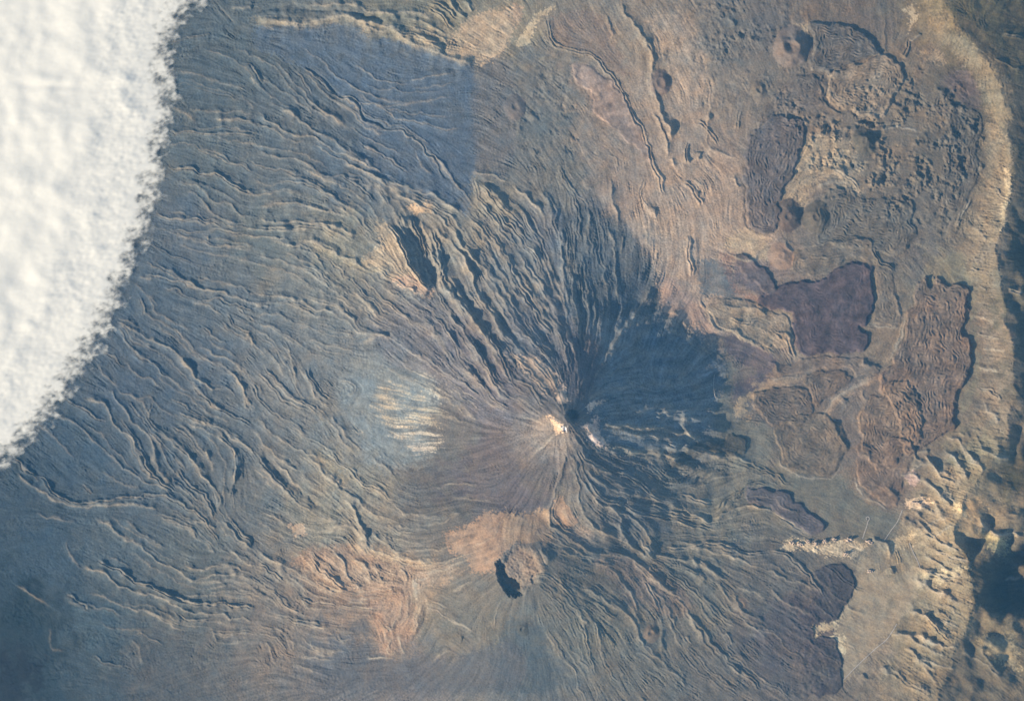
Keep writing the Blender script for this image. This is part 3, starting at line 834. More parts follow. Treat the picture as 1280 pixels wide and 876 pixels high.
ALB_N = 3
AMPS = """250 200 .5; 330 480 .55; 100 600 .5; 200 800 .35; 60 780 .25; 480 30 .8; 640 130 .4; 850 100 .25; 800 230 .3; 950 80 .3; 1050 60 .25; 1150 200 .25; 1000 350 .5; 1100 450 .3; 950 520 .3; 1050 600 .2; 900 640 .7; 780 700 .95; 700 800 .6; 600 800 .45; 450 780 .8; 480 700 1.0; 420 720 .9; 600 450 1.1; 640 330 1; 760 360 .9; 840 480 .9; 640 580 .75; 800 600 1; 420 380 .6; 980 760 .6; 830 500 2.2; 820 560 2.2; 790 470 2.0; 1150 750 .2; 900 200 .3; 920 380 .6; 880 780 .7; 540 540 .5; 350 300 .6"""
am_ = np.array([[float(q) for q in s.split()] for s in AMPS.split(';')])
num_ = 0; den_ = 0
for u, v, k in am_:
    w = 1 / ((CU - u) ** 2 + (CV - v) ** 2 + 900.) ** 1.6; num_ = num_ + w * k; den_ = den_ + w
amp = upsample(num_ / den_, cu, cv)           # how strongly flow grain shows
rough = np.full_like(Z, .5)     # how hummocky the ground is
region = np.zeros(Z.shape, np.int16)
REGION = ['terrain']
INFO = [None]

# ---- caldera wall: foot and crest as lines down the sheet
VF = [-80, 0, 50, 100, 150, 200, 250, 290, 330, 350, 400, 450, 500, 540, 570, 600, 640, 680, 714, 765, 793, 834, 950]
XF = [1120, 1135, 1150, 1200, 1228, 1230, 1222, 1205, 1196, 1205, 1222, 1224, 1218, 1200, 1172, 1140, 1128, 1128, 1131, 1128, 1107, 1097, 1060]
VC = [-80, 0, 30, 50, 80, 100, 150, 200, 250, 280, 314, 348, 383, 438, 472, 503, 547, 577, 605, 625, 645, 676, 704, 752, 772, 800, 844, 950]
XC = [1160, 1182, 1190, 1212, 1236, 1246, 1262, 1263, 1264, 1252, 1244, 1250, 1256, 1264, 1266, 1266, 1256, 1236, 1214, 1206, 1198, 1192, 1212, 1216, 1209, 1199, 1180, 1150]
HC = [120, 160, 200, 240, 280, 300, 330, 330, 340, 330, 330, 340, 360, 380, 390, 390, 380, 360, 340, 330, 340, 380, 400, 400, 380, 340, 300, 300]
DR = [.04, .04, .04, .04, .05, .06, .10, .16, .25, .38, .42, .42, .42, .42, .42, .42, .5, .35, .25, .25, .35, .85, .8, .8, .6, .4, .3, .3]  # fall beyond the crest
fallw = [30, 30, 30, 30, 30, 30, 30, 30, 30, 40, 45, 45, 45, 45, 45, 45, 40, 30, 25, 25, 30, 32, 38, 40, 30, 25, 25, 25]
xf = np.interp(Vw, VF, XF); xc = np.interp(Vw, VC, XC) + 2.0 * fnoise(18, 70, 1, 21)
hc = np.interp(V, VC, HC); dr = np.interp(V, VC, DR); fw = np.interp(V, VC, fallw)
t = (U - xf) / np.maximum(xc - xf, 8)
over = np.clip(U - xc, 0, fw) * CELL * dr * np.clip(1 + .35 * fnoise(30, 120, 1, 22), .3, 1.5)
wall = np.where(t < 1, hc * np.clip(t, 0, 1) ** 2.1, hc - over - np.clip(U - xc - fw, 0, 200) * CELL * .04)
wall_on = sstep(t * 6)
Z += fblur(wall.astype(np.float32), 1.1)
WALL = (t > 0) & (t <= 1.0)

# ---- flow direction: drawn lines, then fall lines of the cones, then the general slope
BLK = 4.0
gu = np.arange(U0, U1 + 8, BLK); gv = np.arange(V0, V1 + 8, BLK)
GX, GY = np.meshgrid(gu, gv)
c2 = np.zeros(GX.shape); s2 = np.zeros(GX.shape); ww_ = np.zeros(GX.shape)
for pts, w, h, pale in RIDGES:
    p = smooth_line(pts)
    pm = p.mean(0)
    if 780 < pm[0] < 905 and 385 < pm[1] < 455: continue   # arcs that cross the fall line
    d = p[1:] - p[:-1]; L = np.hypot(*d.T); m = (p[1:] + p[:-1]) / 2
    th = np.arctan2(d[:, 1], d[:, 0])
    i = np.clip(((m[:, 0] - U0) / BLK).astype(int), 0, len(gu) - 1); j = np.clip(((m[:, 1] - V0) / BLK).astype(int), 0, len(gv) - 1)
    np.add.at(c2, (j, i), L * np.cos(2 * th)); np.add.at(s2, (j, i), L * np.sin(2 * th)); np.add.at(ww_, (j, i), L)
def cblur(a, sig):
    s = sig / BLK
    F = np.fft.rfft2(np.pad(a, 64)); fy = np.fft.fftfreq(a.shape[0] + 128)[:, None]; fx = np.fft.rfftfreq(a.shape[1] + 128)[None]
    return np.fft.irfft2(F * np.exp(-2 * (np.pi * s) ** 2 * (fy ** 2 + fx ** 2)), s=(a.shape[0] + 128, a.shape[1] + 128))[64:-64, 64:-64]
C2 = cblur(c2, 9) + .12 * cblur(c2, 28); S2 = cblur(s2, 9) + .12 * cblur(s2, 28)
# fall lines
def radial(cx, cy, r0, k):
    global C2, S2
    a = np.arctan2(GY - cy, GX - cx); g = k * np.exp(-(np.hypot(GX - cx, GY - cy) / r0) ** 2)
    C2 = C2 + g * np.cos(2 * a); S2 = S2 + g * np.sin(2 * a)
radial(TU, TV, 60, .25); radial(TU, TV, 170, .12); radial(TU + 115, TV - 20, 75, .35); radial(PU, PV, 70, .04)
zb = fblur(Z, 18)
gy, gx = np.gradient(zb)
gi = np.clip(((GX - U0) / STEP).astype(int), 0, nu - 1); gj = np.clip(((GY - V0) / STEP).astype(int), 0, nv - 1)
a = np.arctan2(gy[gj, gi], gx[gj, gi]); g = .012
C2 = C2 + g * np.cos(2 * a); S2 = S2 + g * np.sin(2 * a)
C2 = cblur(C2, 5); S2 = cblur(S2, 5)
C2f, S2f = upsample(C2, gu, gv), upsample(S2, gu, gv)
n_ = np.hypot(C2f, S2f) + 1e-12
thf = .5 * np.arctan2(S2f / n_, C2f / n_) + .10 * fnoise(12, 60, 1, 31)
DX, DY = np.cos(thf).astype(np.float32), np.sin(thf).astype(np.float32)

def lic(stack, length, step=1.25):
    """smear noise along the flow directions"""
    K = int(length / step)
    acc = [s.copy() for s in stack]; tot = 1.0
    for sgn in (1, -1):
        x = (U - U0) / STEP; y = (V - V0) / STEP
        x = x.copy(); y = y.copy()
        px, py = sgn * DX, sgn * DY
        for k in range(1, K + 1):
            x += px * (step / STEP); y += py * (step / STEP)
            xi = np.clip(x, 0, nu - 1).astype(np.int32); yi = np.clip(y, 0, nv - 1).astype(np.int32)
            idx = yi * nu + xi
            wgt = .5 + .5 * np.cos(np.pi * k / (K + 1))
            for s, A in zip(stack, acc): A += wgt * s.ravel()[idx]
            nx = DX.ravel()[idx]; ny = DY.ravel()[idx]
            f = np.where(nx * px + ny * py < 0, -1, 1).astype(np.float32)
            px, py = nx * f, ny * f
    return [(A - A.mean()) / A.std() for A in acc]
g1, g2, g3 = lic([fnoise(2.2, 5, .3, 41), fnoise(5, 10, .5, 42), fnoise(10, 24, .5, 43)], 22)
mod = np.clip(1 + .6 * fnoise(20, 90, 1, 44), .15, 2.4)

# ---- seen colour to surface colour
HAZE = np.array([.018, .054, .098]); TRANS = np.array([.84, .84, .84]); KLIT = np.array([1.55, 1.42, 1.30])
def lin(c):
    c = np.asarray(c, float) / 255.
    return np.where(c < .04045, c / 12.92, ((c + .055) / 1.055) ** 2.4)
def surf(rgb):
    c = np.asarray(rgb, float); m = c.mean(-1, keepdims=True)
    k = np.clip(1.2 - (m - 100) / 150, .2, 1.3)
    rgb = m + .82 * (c - m) + k * np.array([-5.6, -.3, 5.4]) - 6
    return np.clip((lin(rgb) - HAZE) / (TRANS * KLIT), .012, .85).astype(np.float32)
sm = np.array([[float(q) for q in s.split()] for s in SAMPLES.replace('\n', ';').split(';') if s.strip()])
sc_ = surf(sm[:, 2:5])
num = np.zeros(CU.shape + (3,)); den = np.zeros(CU.shape)
for (u, v), c in zip(sm[:, :2], sc_):
    w = 1 / ((CU - u) ** 2 + (CV - v) ** 2 + 120.) ** 1.6
    num += w[..., None] * c; den += w
base_c = num / den[..., None]
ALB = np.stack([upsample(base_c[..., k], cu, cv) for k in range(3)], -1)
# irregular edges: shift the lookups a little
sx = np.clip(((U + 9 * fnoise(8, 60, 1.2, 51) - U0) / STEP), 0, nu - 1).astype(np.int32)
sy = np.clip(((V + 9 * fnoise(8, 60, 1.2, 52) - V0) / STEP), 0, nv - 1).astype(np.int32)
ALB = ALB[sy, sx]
lf1, lf2 = lic([fnoise(2.2, 7, .4, 53), fnoise(6, 20, .6, 54)], 26)
iso = fnoise(2.2, 6, .3, 55); blot = fnoise(6, 40, 1.0, 56)

def mix(w, k, c):
    ALB[w] += k[..., None] * (c - ALB[w])
SEDGE = 2.0 * fnoise(11, 40, 1, 58)
EDGE = 1.6 * fnoise(2.5, 12, .6, 57)
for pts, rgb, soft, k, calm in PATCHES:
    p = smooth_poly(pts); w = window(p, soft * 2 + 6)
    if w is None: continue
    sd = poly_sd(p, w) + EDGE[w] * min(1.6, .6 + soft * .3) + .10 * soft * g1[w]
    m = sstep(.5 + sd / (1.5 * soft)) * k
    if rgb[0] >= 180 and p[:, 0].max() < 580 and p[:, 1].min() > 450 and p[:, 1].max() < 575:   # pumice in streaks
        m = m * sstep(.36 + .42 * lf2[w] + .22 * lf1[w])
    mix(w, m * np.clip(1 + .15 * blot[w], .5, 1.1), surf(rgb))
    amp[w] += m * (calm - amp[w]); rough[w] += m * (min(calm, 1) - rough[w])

calm_cone = np.ones_like(Z)
# ---- terrain rises: lobes and cones
lobe_ids = []
for name, label, pts, rgb, h, edge, per, og, k, rg in LOBES:
    p = smooth_poly(pts, 5); w = window(p, 14)
    if w is None: continue
    sd = poly_sd(p, w) + .45 * SEDGE[w] + .05 * EDGE[w]
    hv = np.clip(1 + .30 * fnoise(18, 80, 1, 400 + len(lobe_ids))[w], .3, 1.6)
    h = h * .85 * (1 + .4 * (hv - 1))
    body = sstep(sd / (edge * 1.25))
    fin = sstep((sd + .9 + .5 * iso[w]) / 2.0)
    if 'ragged' in label:                       # this one melts into the flows on its left
        fade = sstep((U[w] + 12 * blot[w] - 975) / 70); body = body * fade; fin = fin * fade; sd = np.where(fade > .25, sd, -9)
    lev = np.exp(-((sd - edge * 1.3) / (edge * .9)) ** 2)
    ph = sd / per + .24 * fnoise(12, 40, 1, 200 + len(lobe_ids))[w]
    og_ = og * (np.abs(np.sin(np.pi * ph)) ** .8 - .5) * sstep((sd - edge) / edge) * np.clip(1 + .7 * fnoise(6, 24, 1, 300 + len(lobe_ids))[w], 0, 2)
    Z[w] += h * body + .06 * h * lev * fin + og_
    tone = np.clip(1 + (.11 if rgb[0] < 128 else .15) * fnoise(14, 60, 1, 500 + len(lobe_ids))[w] + .10 * blot[w] + .12 * (np.abs(np.sin(np.pi * ph)) - .6) * (og > 2), .6, 1.5)
    ALB[w] += (fin * k)[..., None] * (surf(rgb) * tone[..., None] - ALB[w])
    amp[w] *= 1 - fin * (1 - .35 * rg); rough[w] += fin * (.65 * rg - rough[w])
    REGION.append(name); INFO.append(label); lobe_ids.append(len(REGION) - 1)
    region[w] = np.where(sd > 0, len(REGION) - 1, region[w])
for name, label, u, v, ro, ri, h, dep, rgb in CONES:
    p = np.array([[u - ro, v - ro], [u + ro, v + ro]]); w = window(p, 4)
    r = np.hypot(Uw[w] - u, Vw[w] - v) * (1 + .06 * np.cos(2 * np.arctan2(V[w] - v, U[w] - u)))
    c = h * np.clip((ro - r) / (ro - ri), 0, 1) ** 1.15
    c = np.where(r < ri, h - dep * sstep((ri - r) / (ri * .8)), c)
    if ro == 25:   # the horseshoe: breached towards the upper left
        a = np.arctan2(V[w] - v, U[w] - u)
        c = c * (1 - .75 * np.exp(-((a + 2.0) / .6) ** 2) * sstep((r - 5) / 8))
        c += 26 * np.exp(-((r / 6.0) ** 2))
    Z[w] += c
    f = sstep((ro - r + .6) / 2.4) * .8
    mix(w, f, surf(rgb)); amp[w] *= 1 - .8 * f; rough[w] *= 1 - .85 * f; calm_cone[w] *= 1 - f
    REGION.append(name); INFO.append(label)
    region[w] = np.where(r < ro - 1, len(REGION) - 1, region[w])

# second crater: wide pit with a flat floor and a deeper pit in its lower left
def add_region(name, label, mask):
    REGION.append(name); INFO.append(label); region[mask] = len(REGION) - 1
a2 = np.arctan2(Vw - PV, Uw - PU)
r2 = np.hypot((Uw - PU), (Vw - PV)) * (1 + .04 * np.cos(2 * a2 + .5) + .02 * np.cos(5 * a2)) + .08 * EDGE
rimr = 27.0
Z += 7 * np.exp(-((r2 - rimr - 1) / 5) ** 2)
Z += 5 * fnoise(4, 14, .6, 93) * sstep((rimr - r2) / 6)
Z -= 46 * sstep((rimr - r2) / 9.0) * np.clip(.95 + .35 * np.cos(a2 - 2.4), .5, 1.3)
pit = smooth_poly([(622, 700), (630, 703), (633, 713), (642, 720), (650, 727), (653, 742), (643, 744), (631, 737), (622, 722)])
w = window(pit, 8); sd = poly_sd(pit, w) + .3 * EDGE[w]
Z[w] -= 150 * sstep((sd + 1.5) / 4.0)
r3 = np.hypot((Uw - 668) / 1.1, Vw - 726); Z -= 30 * np.exp(-((r3 / 4.5) ** 2))
f = sstep((rimr - 1 - r2) / 6); mix((slice(None), slice(None)), f * .4, surf((158, 134, 120))); amp *= 1 - .75 * f
# the summit crater
rs = np.hypot(Uw - 706.5, Vw - 535.5)
Z += 14 * np.exp(-((rs - 4.5) / 1.8) ** 2); Z -= 34 * np.exp(-((rs / 3.4) ** 2))
Z_rocks = 0
# steep rock steps round the summit
for (x, y, rr, hh) in ((703, 527, 7, 40), (734, 536, 4, 26), (742, 543, 4, 20), (740, 512, 4, 22), (745, 523, 3.5, 20), (737, 540, 4, 34), (744, 548, 4.5, 48), (752, 555, 4.5, 50), (760, 561, 5, 46), (770, 565, 5, 40), (702, 492, 5, 26)):
    Z += hh * np.exp(-(np.hypot(Uw - x, Vw - y) / rr) ** 2)
rc_ = np.hypot(U - 715.5, V - 520)
Z += 26 * np.exp(-((rc_ - 9.5) / 2.4) ** 2) - 80 * sstep((9 - rc_) / 5)
def fblur_w(a):
    k = np.array([.25, .5, .25]); b = np.pad(a, 1, mode='edge')
    b = b[:-2] * .25 + b[1:-1] * .5 + b[2:] * .25
    return b[:, :-2] * .25 + b[:, 1:-1] * .5 + b[:, 2:] * .25
# high ridge with a shaded valley on the forest's inner side
p = smooth_line(_t(320, 280, [(470, -40), (490, 5), (530, 80), (570, 160), (600, 210), (640, 250)])); w = window(p, 115)
D, S, L = line_dist(p, w, 115)
side = np.zeros(D.shape)
mid = np.array(p); 
# signed side: right of the crest is downhill
xi = np.interp(Vw[w], p[:, 1], p[:, 0])
sg = Uw[w] - xi
tap = sstep(S / 30) * sstep((L - S) / 10 + .2)
wid = 3.5 + 12 * np.sin(np.pi * np.clip(S / L * .86, 0, 1))
drop = .47 * CELL * wid
fall_ = -drop * np.minimum(D / wid, 1 - .25 * np.exp(-np.maximum(D / wid - .75, 0) * 4)) + drop * .85 * sstep((D - wid * .8) / 66)
fall_ = fall_ * np.exp(-(np.maximum(D - 60, 0) / 30) ** 2)
Z[w] += fblur_w(tap * np.where(sg < 0, 62 * np.exp(-(D / 30) ** 2), 62 * np.exp(-(D / 12) ** 2) + fall_))

rs_ = np.random.default_rng(12)
for k in range(34):
    a = np.radians(rs_.uniform(-62, 24)); ro = rs_.uniform(165, 206); ri = rs_.uniform(80, 150)
    tt = np.linspace(0, 1, 6); rr = ri + (ro - ri) * tt; aa = a + np.cumsum(rs_.normal(0, .012, 6))
    RIDGES.append(([(TU + r * np.cos(b), TV + r * np.sin(b)) for r, b in zip(rr, aa)], rs_.uniform(2.0, 3.2), rs_.uniform(7, 13), rs_.uniform(.02, .14)))
for v_ in np.arange(575, 880, 12.0):                   # spurs of the wall
    c_ = v_ + rs_.uniform(-5, 5); x1 = np.interp(c_, VC, XC) - rs_.uniform(2, 12); x0_ = np.interp(c_ - 26, VF, XF) + rs_.uniform(6, 36)
    tt = np.linspace(0, 1, 6); yy = c_ - rs_.uniform(22, 40) * (1 - tt) + np.cumsum(rs_.normal(0, 1.6, 6))
    RIDGES.append(([(x0_ + (x1 - x0_) * q, y) for q, y in zip(tt, yy)], rs_.uniform(2.4, 4.4), rs_.uniform(20, 46), rs_.uniform(.1, .5)))
def trace(u, v, n):
    out = [[], []]
    for q, sgn in enumerate((1, -1)):
        x, y = u, v; pd = None
        for k in range(n):
            i = int(np.clip((x - U0) / STEP, 0, nu - 1)); j = int(np.clip((y - V0) / STEP, 0, nv - 1))
            d = np.array([DX[j, i], DY[j, i]], float) * sgn
            if pd is not None and d @ pd < 0: d = -d
            x += d[0] * 4; y += d[1] * 4; pd = d; out[q].append((x, y))
    return out[1][::-1] + [(u, v)] + out[0]
def sow(count, u0, u1, v0, v1, nmin, nmax, hmin, hmax, pmin, pmax):
    for k in range(count):
        u, v = rs_.uniform(u0, u1), rs_.uniform(v0, v1)
        if np.hypot(u - 490, v - 530) < 50 or np.hypot(u - PU, v - PV) < 45 or (u < 250 and v < 330 - (u - 150)): continue
        RIDGES.append((trace(u, v, rs_.integers(nmin, nmax)), rs_.uniform(1.1, 1.9), rs_.uniform(hmin, hmax), rs_.uniform(pmin, pmax)))
sow(170, 150, 560, 90, 640, 5, 20, 5, 11, .1, .45)
sow(60, 140, 420, 560, 800, 5, 16, 4, 9, .1, .4)
sow(120, 560, 760, 240, 500, 6, 14, 7, 14, .1, .3)
sow(90, 690, 960, 560, 860, 6, 18, 4, 11, .05, .35)
sow(26, 985, 1062, 700, 850, 4, 10, 3, 7, 0, .1)
sow(40, 360, 620, 640, 820, 4, 9, 6, 11, .2, .5)
# ---- drawn ridges
slowv = fnoise(14, 60, 1, 81)
pale_rgb = surf((182, 163, 142)); dark_rgb = surf((92, 98, 104))
for n, (pts, wd, h, pale) in enumerate(RIDGES):
    p = smooth_line(pts); m = wd * 9 + 5; w = window(p, m)
    if w is None: continue
    D, S, L = line_dist(p, w, m)
    if L < 1: continue
    ends = min(.2 * L, 14)
    tap = sstep(S / ends) * sstep((L - S) / ends)
    vary = np.clip(1 + .18 * slowv[w], .6, 1.4)
    k = tap * vary
    wd_ = wd * .82 * np.clip(1 + .3 * slowv[w], .6, 1.5)
    crest = np.exp(-(D / wd_) ** 1.5)
    if n % 3 == 0 and h > 0 and wd < 2.6:      # a channel between two levees
        crest = np.exp(-((D - 1.7) / (wd_ * .62)) ** 2) * 1.15
    broad = (.75 if p[:, 0].mean() < 640 else .35) * np.exp(-(D / (wd_ * 3.6)) ** 2) if 0 < h < 40 else 0
    Z[w] += h * k * (1.08 * crest + broad)
    if pale > 0:
        pl = max(pale, .3) * .95 if p[:, 0].mean() < 620 else pale * .9
        kk = np.clip(pl * k, 0, .95) * np.exp(-(D / (wd * .8)) ** 2)
        mix(w, kk, pale_rgb)
    if pale <= .05 and h >= 20 and p[:, 0].mean() > 930:      # dark basalt mounds
        mix(w, .5 * np.clip(k, 0, 1) * np.exp(-(D / (wd * 1.3)) ** 2), dark_rgb)
    q = tap * np.exp(-(D / (wd * 1.6)) ** 2)
    amp[w] *= 1 - .45 * q

# ---- grain
ribs = (t > -.02) & (U > 1090)
left = sstep((470 - U) / 160)
forest_calm = 1.0
rid2 = np.clip(1 - np.abs(g2 + .35 * g3), 0, 1) ** 1.6; rid1 = np.clip(1 - np.abs(g1 + .3 * g2), 0, 1) ** 1.5
rid2 -= rid2.mean(); rid1 -= rid1.mean()
mod2 = np.clip(1 + .7 * fnoise(16, 80, 1, 45), .1, 2.3)
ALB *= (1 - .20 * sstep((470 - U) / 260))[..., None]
grain = (.9 * g1 + 1.0 * g2 + 1.9 * g3 * (1 + .4 * left) + 6.5 * rid2 * mod2 + 3.0 * rid1) * mod * amp
Z += grain
# ribs of the caldera wall run straight down it
wallk = sstep(t * 4) * sstep((1.12 - t) * 8)
rw = fnoise(3.5, 9, .4, 61); 
th0 = np.interp(V, [0, 250, 500, 700, 876], [2.6, .1, .15, .45, .6]).astype(np.float32)
sDX, sDY = DX, DY
DX, DY = np.cos(th0), np.sin(th0)
r1_, r2_ = lic([fnoise(3, 8, .4, 62), fnoise(7, 18, .5, 63)], 26)
DX, DY = sDX, sDY
Z += wallk * (2.2 * r1_ + 3.2 * r2_ + 4.5 * fnoise(7, 30, .8, 65)) * np.interp(V, [0, 130, 260, 560, 620, 876], [.15, .15, .7, .6, .25, .25]) * np.clip(1 + .5 * mod, .5, 1.6) / 1.3
outk = sstep((U - xc) / 12)
crag = (np.clip(1 - np.abs(r2_ + .4 * r1_), 0, 1) ** 1.5 - .35) * 1.7 + .35 * fnoise(4, 14, .5, 66)
Z += wallk * sstep((t - .2) * 3) * crag * np.interp(V, [0, 150, 270, 560, 876], [7, 8, 9, 7, 6]) * np.clip(1 + .6 * mod, .3, 2) / 1.5
Z += outk * (.8 * r1_ + 1.5 * r2_ + 5 * fnoise(10, 50, 1.2, 64))
# hummocks
hum = fnoise(3.5, 11, .5, 71); hum = np.abs(hum) ** 1.2 * np.sign(hum)
chaos = np.exp(-(((U - 1150) / 95) ** 2 + ((V - 190) / 95) ** 2) ** 1.5) + .8 * np.exp(-(((U - 1030) / 60) ** 2 + ((V - 160) / 60) ** 2)) + .45 * np.exp(-(((U - 930) / 80) ** 2 + ((V - 40) / 80) ** 2)) + .35 * np.exp(-(((U - 690) / 70) ** 2 + ((V - 150) / 80) ** 2))
chaos *= ~WALL; chaos *= calm_cone
chm = np.clip(chaos, 0, 1) * np.clip(.55 + .75 * fnoise(18, 70, 1, 76), 0, 1.7)
Z += hum * (.9 * rough + 4.6 * chm)
big_ = fnoise(10, 34, .8, 72); Z += 13 * chm * np.sign(big_) * np.abs(big_) ** 1.2 + 2.0 * chm * g2
Z += fnoise(2.6, 5, .2, 73) * (.3 + 1.0 * rough)
Z += fnoise(4, 14, .7, 77) * 1.7 * sstep((620 - U) / 200) * np.clip(.6 + .6 * fnoise(25, 90, 1, 78), .1, 1.8)
Z += fnoise(14, 70, 1.2, 74) * 3.5

# ---- fine colour variation that belongs to the ground (bare streaks, scrub, stones)
var = 1 + (.10 * lf1 + .09 * lf2) * np.clip(amp + .25, .3, 1.2) + (.07 + .06 * rough) * iso + .05 * blot
ALB *= np.clip(var, .45, 1.7)[..., None]
dots = sstep((fnoise(2.4, 4.5, .1, 58) - .75) / .8) * np.clip(.5 + .6 * fnoise(30, 160, 1, 59), 0, 1.3) * np.clip(rough * 1.4, .2, 1)
ALB *= (1 - .34 * dots)[..., None]
tint = .035 * fnoise(10, 80, 1.2, 75)
ALB[..., 0] *= 1 + tint; ALB[..., 2] *= 1 - tint
ALB = np.clip(ALB, .01, .88)
Z = Z.astype(np.float32)
# ------------------------------------------------------------------ objects
import bpy, math
from mathutils import Vector
CAM_H = 120000.0
scene = bpy.context.scene
COL = scene.collection

def world(u, v, z):
    """map sheet to metres; the sheet is a view from the orbit, so high ground is drawn outwards"""
    k = CELL * (1 - z / CAM_H)
    return (u - 640) * k, -(v - 438) * k, z

def tag(o, label=None, cat=None, group=None, kind=None):
    if label: o['label'] = label
    if cat: o['category'] = cat
    if group: o['group'] = group
    if kind: o['kind'] = kind
    return o

def link_mesh(name, co, faces_flat, nper, col, material, parent=None, origin=None, smooth=True):
    co = np.asarray(co, np.float32)
    if origin is None:
        origin = np.array([co[:, 0].mean(), co[:, 1].mean(), co[:, 2].min()])
    me = bpy.data.meshes.new(name)
    nfc = len(faces_flat) // nper
    me.vertices.add(len(co)); me.vertices.foreach_set('co', (co - origin).astype(np.float32).ravel())
    me.loops.add(len(faces_flat)); me.loops.foreach_set('vertex_index', faces_flat.astype(np.int32))
    me.polygons.add(nfc)
    me.polygons.foreach_set('loop_start', np.arange(0, nfc * nper, nper, dtype=np.int32))
    me.polygons.foreach_set('use_smooth', np.full(nfc, smooth))
    me.update(calc_edges=True)
    if col is not None:
        at = me.color_attributes.new('ground_color', 'FLOAT_COLOR', 'POINT')
        c4 = np.ones((len(co), 4), np.float32); c4[:, :3] = col
        at.data.foreach_set('color', c4.ravel())
    me.materials.append(material)
    o = bpy.data.objects.new(name, me); COL.objects.link(o)
    o.location = origin
    if parent is not None:
        o.parent = parent
        o.location = Vector(origin) - parent.location
    return o

def ground_material(name, scale, strength, rough=.95):
    m = bpy.data.materials.new(name); m.use_nodes = True
    nt = m.node_tree; b = nt.nodes['Principled BSDF']
    a = nt.nodes.new('ShaderNodeAttribute'); a.attribute_name = 'ground_color'
    g = nt.nodes.new('ShaderNodeNewGeometry')
    mp = nt.nodes.new('ShaderNodeVectorMath'); mp.operation = 'SCALE'; mp.inputs['Scale'].default_value = 1 / scale
    n = nt.nodes.new('ShaderNodeTexNoise'); n.inputs['Scale'].default_value = 1; n.inputs['Detail'].default_value = 5; n.inputs['Roughness'].default_value = .7
    r = nt.nodes.new('ShaderNodeMapRange'); r.inputs['From Min'].default_value = .25; r.inputs['From Max'].default_value = .75
    r.inputs['To Min'].default_value = 1 - strength; r.inputs['To Max'].default_value = 1 + strength
    mx = nt.nodes.new('ShaderNodeVectorMath'); mx.operation = 'SCALE'
    L = nt.links.new
    L(g.outputs['Position'], mp.inputs[0]); L(mp.outputs[0], n.inputs['Vector']); L(n.outputs['Fac'], r.inputs['Value'])
    L(a.outputs['Color'], mx.inputs[0]); L(r.outputs[0], mx.inputs['Scale']); L(mx.outputs[0], b.inputs['Base Color'])
    b.inputs['Roughness'].default_value = rough; b.inputs['Specular IOR Level'].default_value = .1
    return m
MAT = {
 'terrain': ground_material('scrub_and_stony_ground', 55, .16), 'lava': ground_material('blocky_lava', 42, .22),
 'cinder': ground_material('loose_cinder', 60, .10), 'ash': ground_material('pumice_and_ash', 70, .08),
 'forest': ground_material('pine_canopy', 24, .30), 'cliff': ground_material('layered_cliff_rock', 45, .20)}

# ---- more regions of the sheet
def add_poly(name, label, pts):
    p = smooth_poly(pts); w = window(p, 6); sd = poly_sd(p, w) + .5 * EDGE[w]
    REGION.append(name); INFO.append(label)
    r = region[w]; r[(sd > 0) & (r == 0)] = len(REGION) - 1
    return len(REGION) - 1
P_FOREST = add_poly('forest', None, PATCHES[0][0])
P_FLAT = add_poly('sand_flat', None, _t(960, 560, [(340,385),(450,470),(520,440),(560,470),(545,520),(500,600),(430,680),(330,800),(240,900),(220,860),(270,790),(265,740),(240,690),(270,600),(320,500)]))
P_CORR = add_poly('flat', None, _t(960, 560, [(60,60),(130,110),(280,100),(320,150),(400,210),(480,235),(470,290),(430,335),(340,335),(220,310),(210,260),(110,180),(40,120),(20,70)]))
REGION.append('cliff'); INFO.append(None); P_CLIFF = len(REGION) - 1
region[(region == 0) & WALL & (t > .12)] = P_CLIFF
REGION.append('hills'); INFO.append(None); P_HILLS = len(REGION) - 1
region[(region == 0) & (t > 1) & (U > 1150)] = P_HILLS
# great volcano and second volcano with their parts
P_V = {}
fr = rT * (1 + .10 * fnoise(20, 90, 1, 91))
fr2 = rP * (1 + .10 * fnoise(20, 90, 1, 92))
for nm, msk in (('summit_crater', np.hypot(Uw - 706.5, Vw - 535.5) < 5.5), ('summit_cone', np.hypot(Uw - 704, Vw - 534) < 19), ('flank', (fr < 2300) & (rT < rP * 1.9))):
    REGION.append(nm); INFO.append(None); P_V[nm] = len(REGION) - 1
    region[(region == 0) & msk] = len(REGION) - 1
P_W = {}
for nm, msk in (('crater', r2 < rimr + 3), ('slope', (fr2 < 1050) & (rT > 1500))):
    REGION.append(nm); INFO.append(None); P_W[nm] = len(REGION) - 1
    region[((region == 0) | (region == P_V['flank'])) & msk] = len(REGION) - 1
# the streaked pumice field
P_PUM = add_poly('pumice_field', None, PATCHES[5 + 3][0]) if False else None

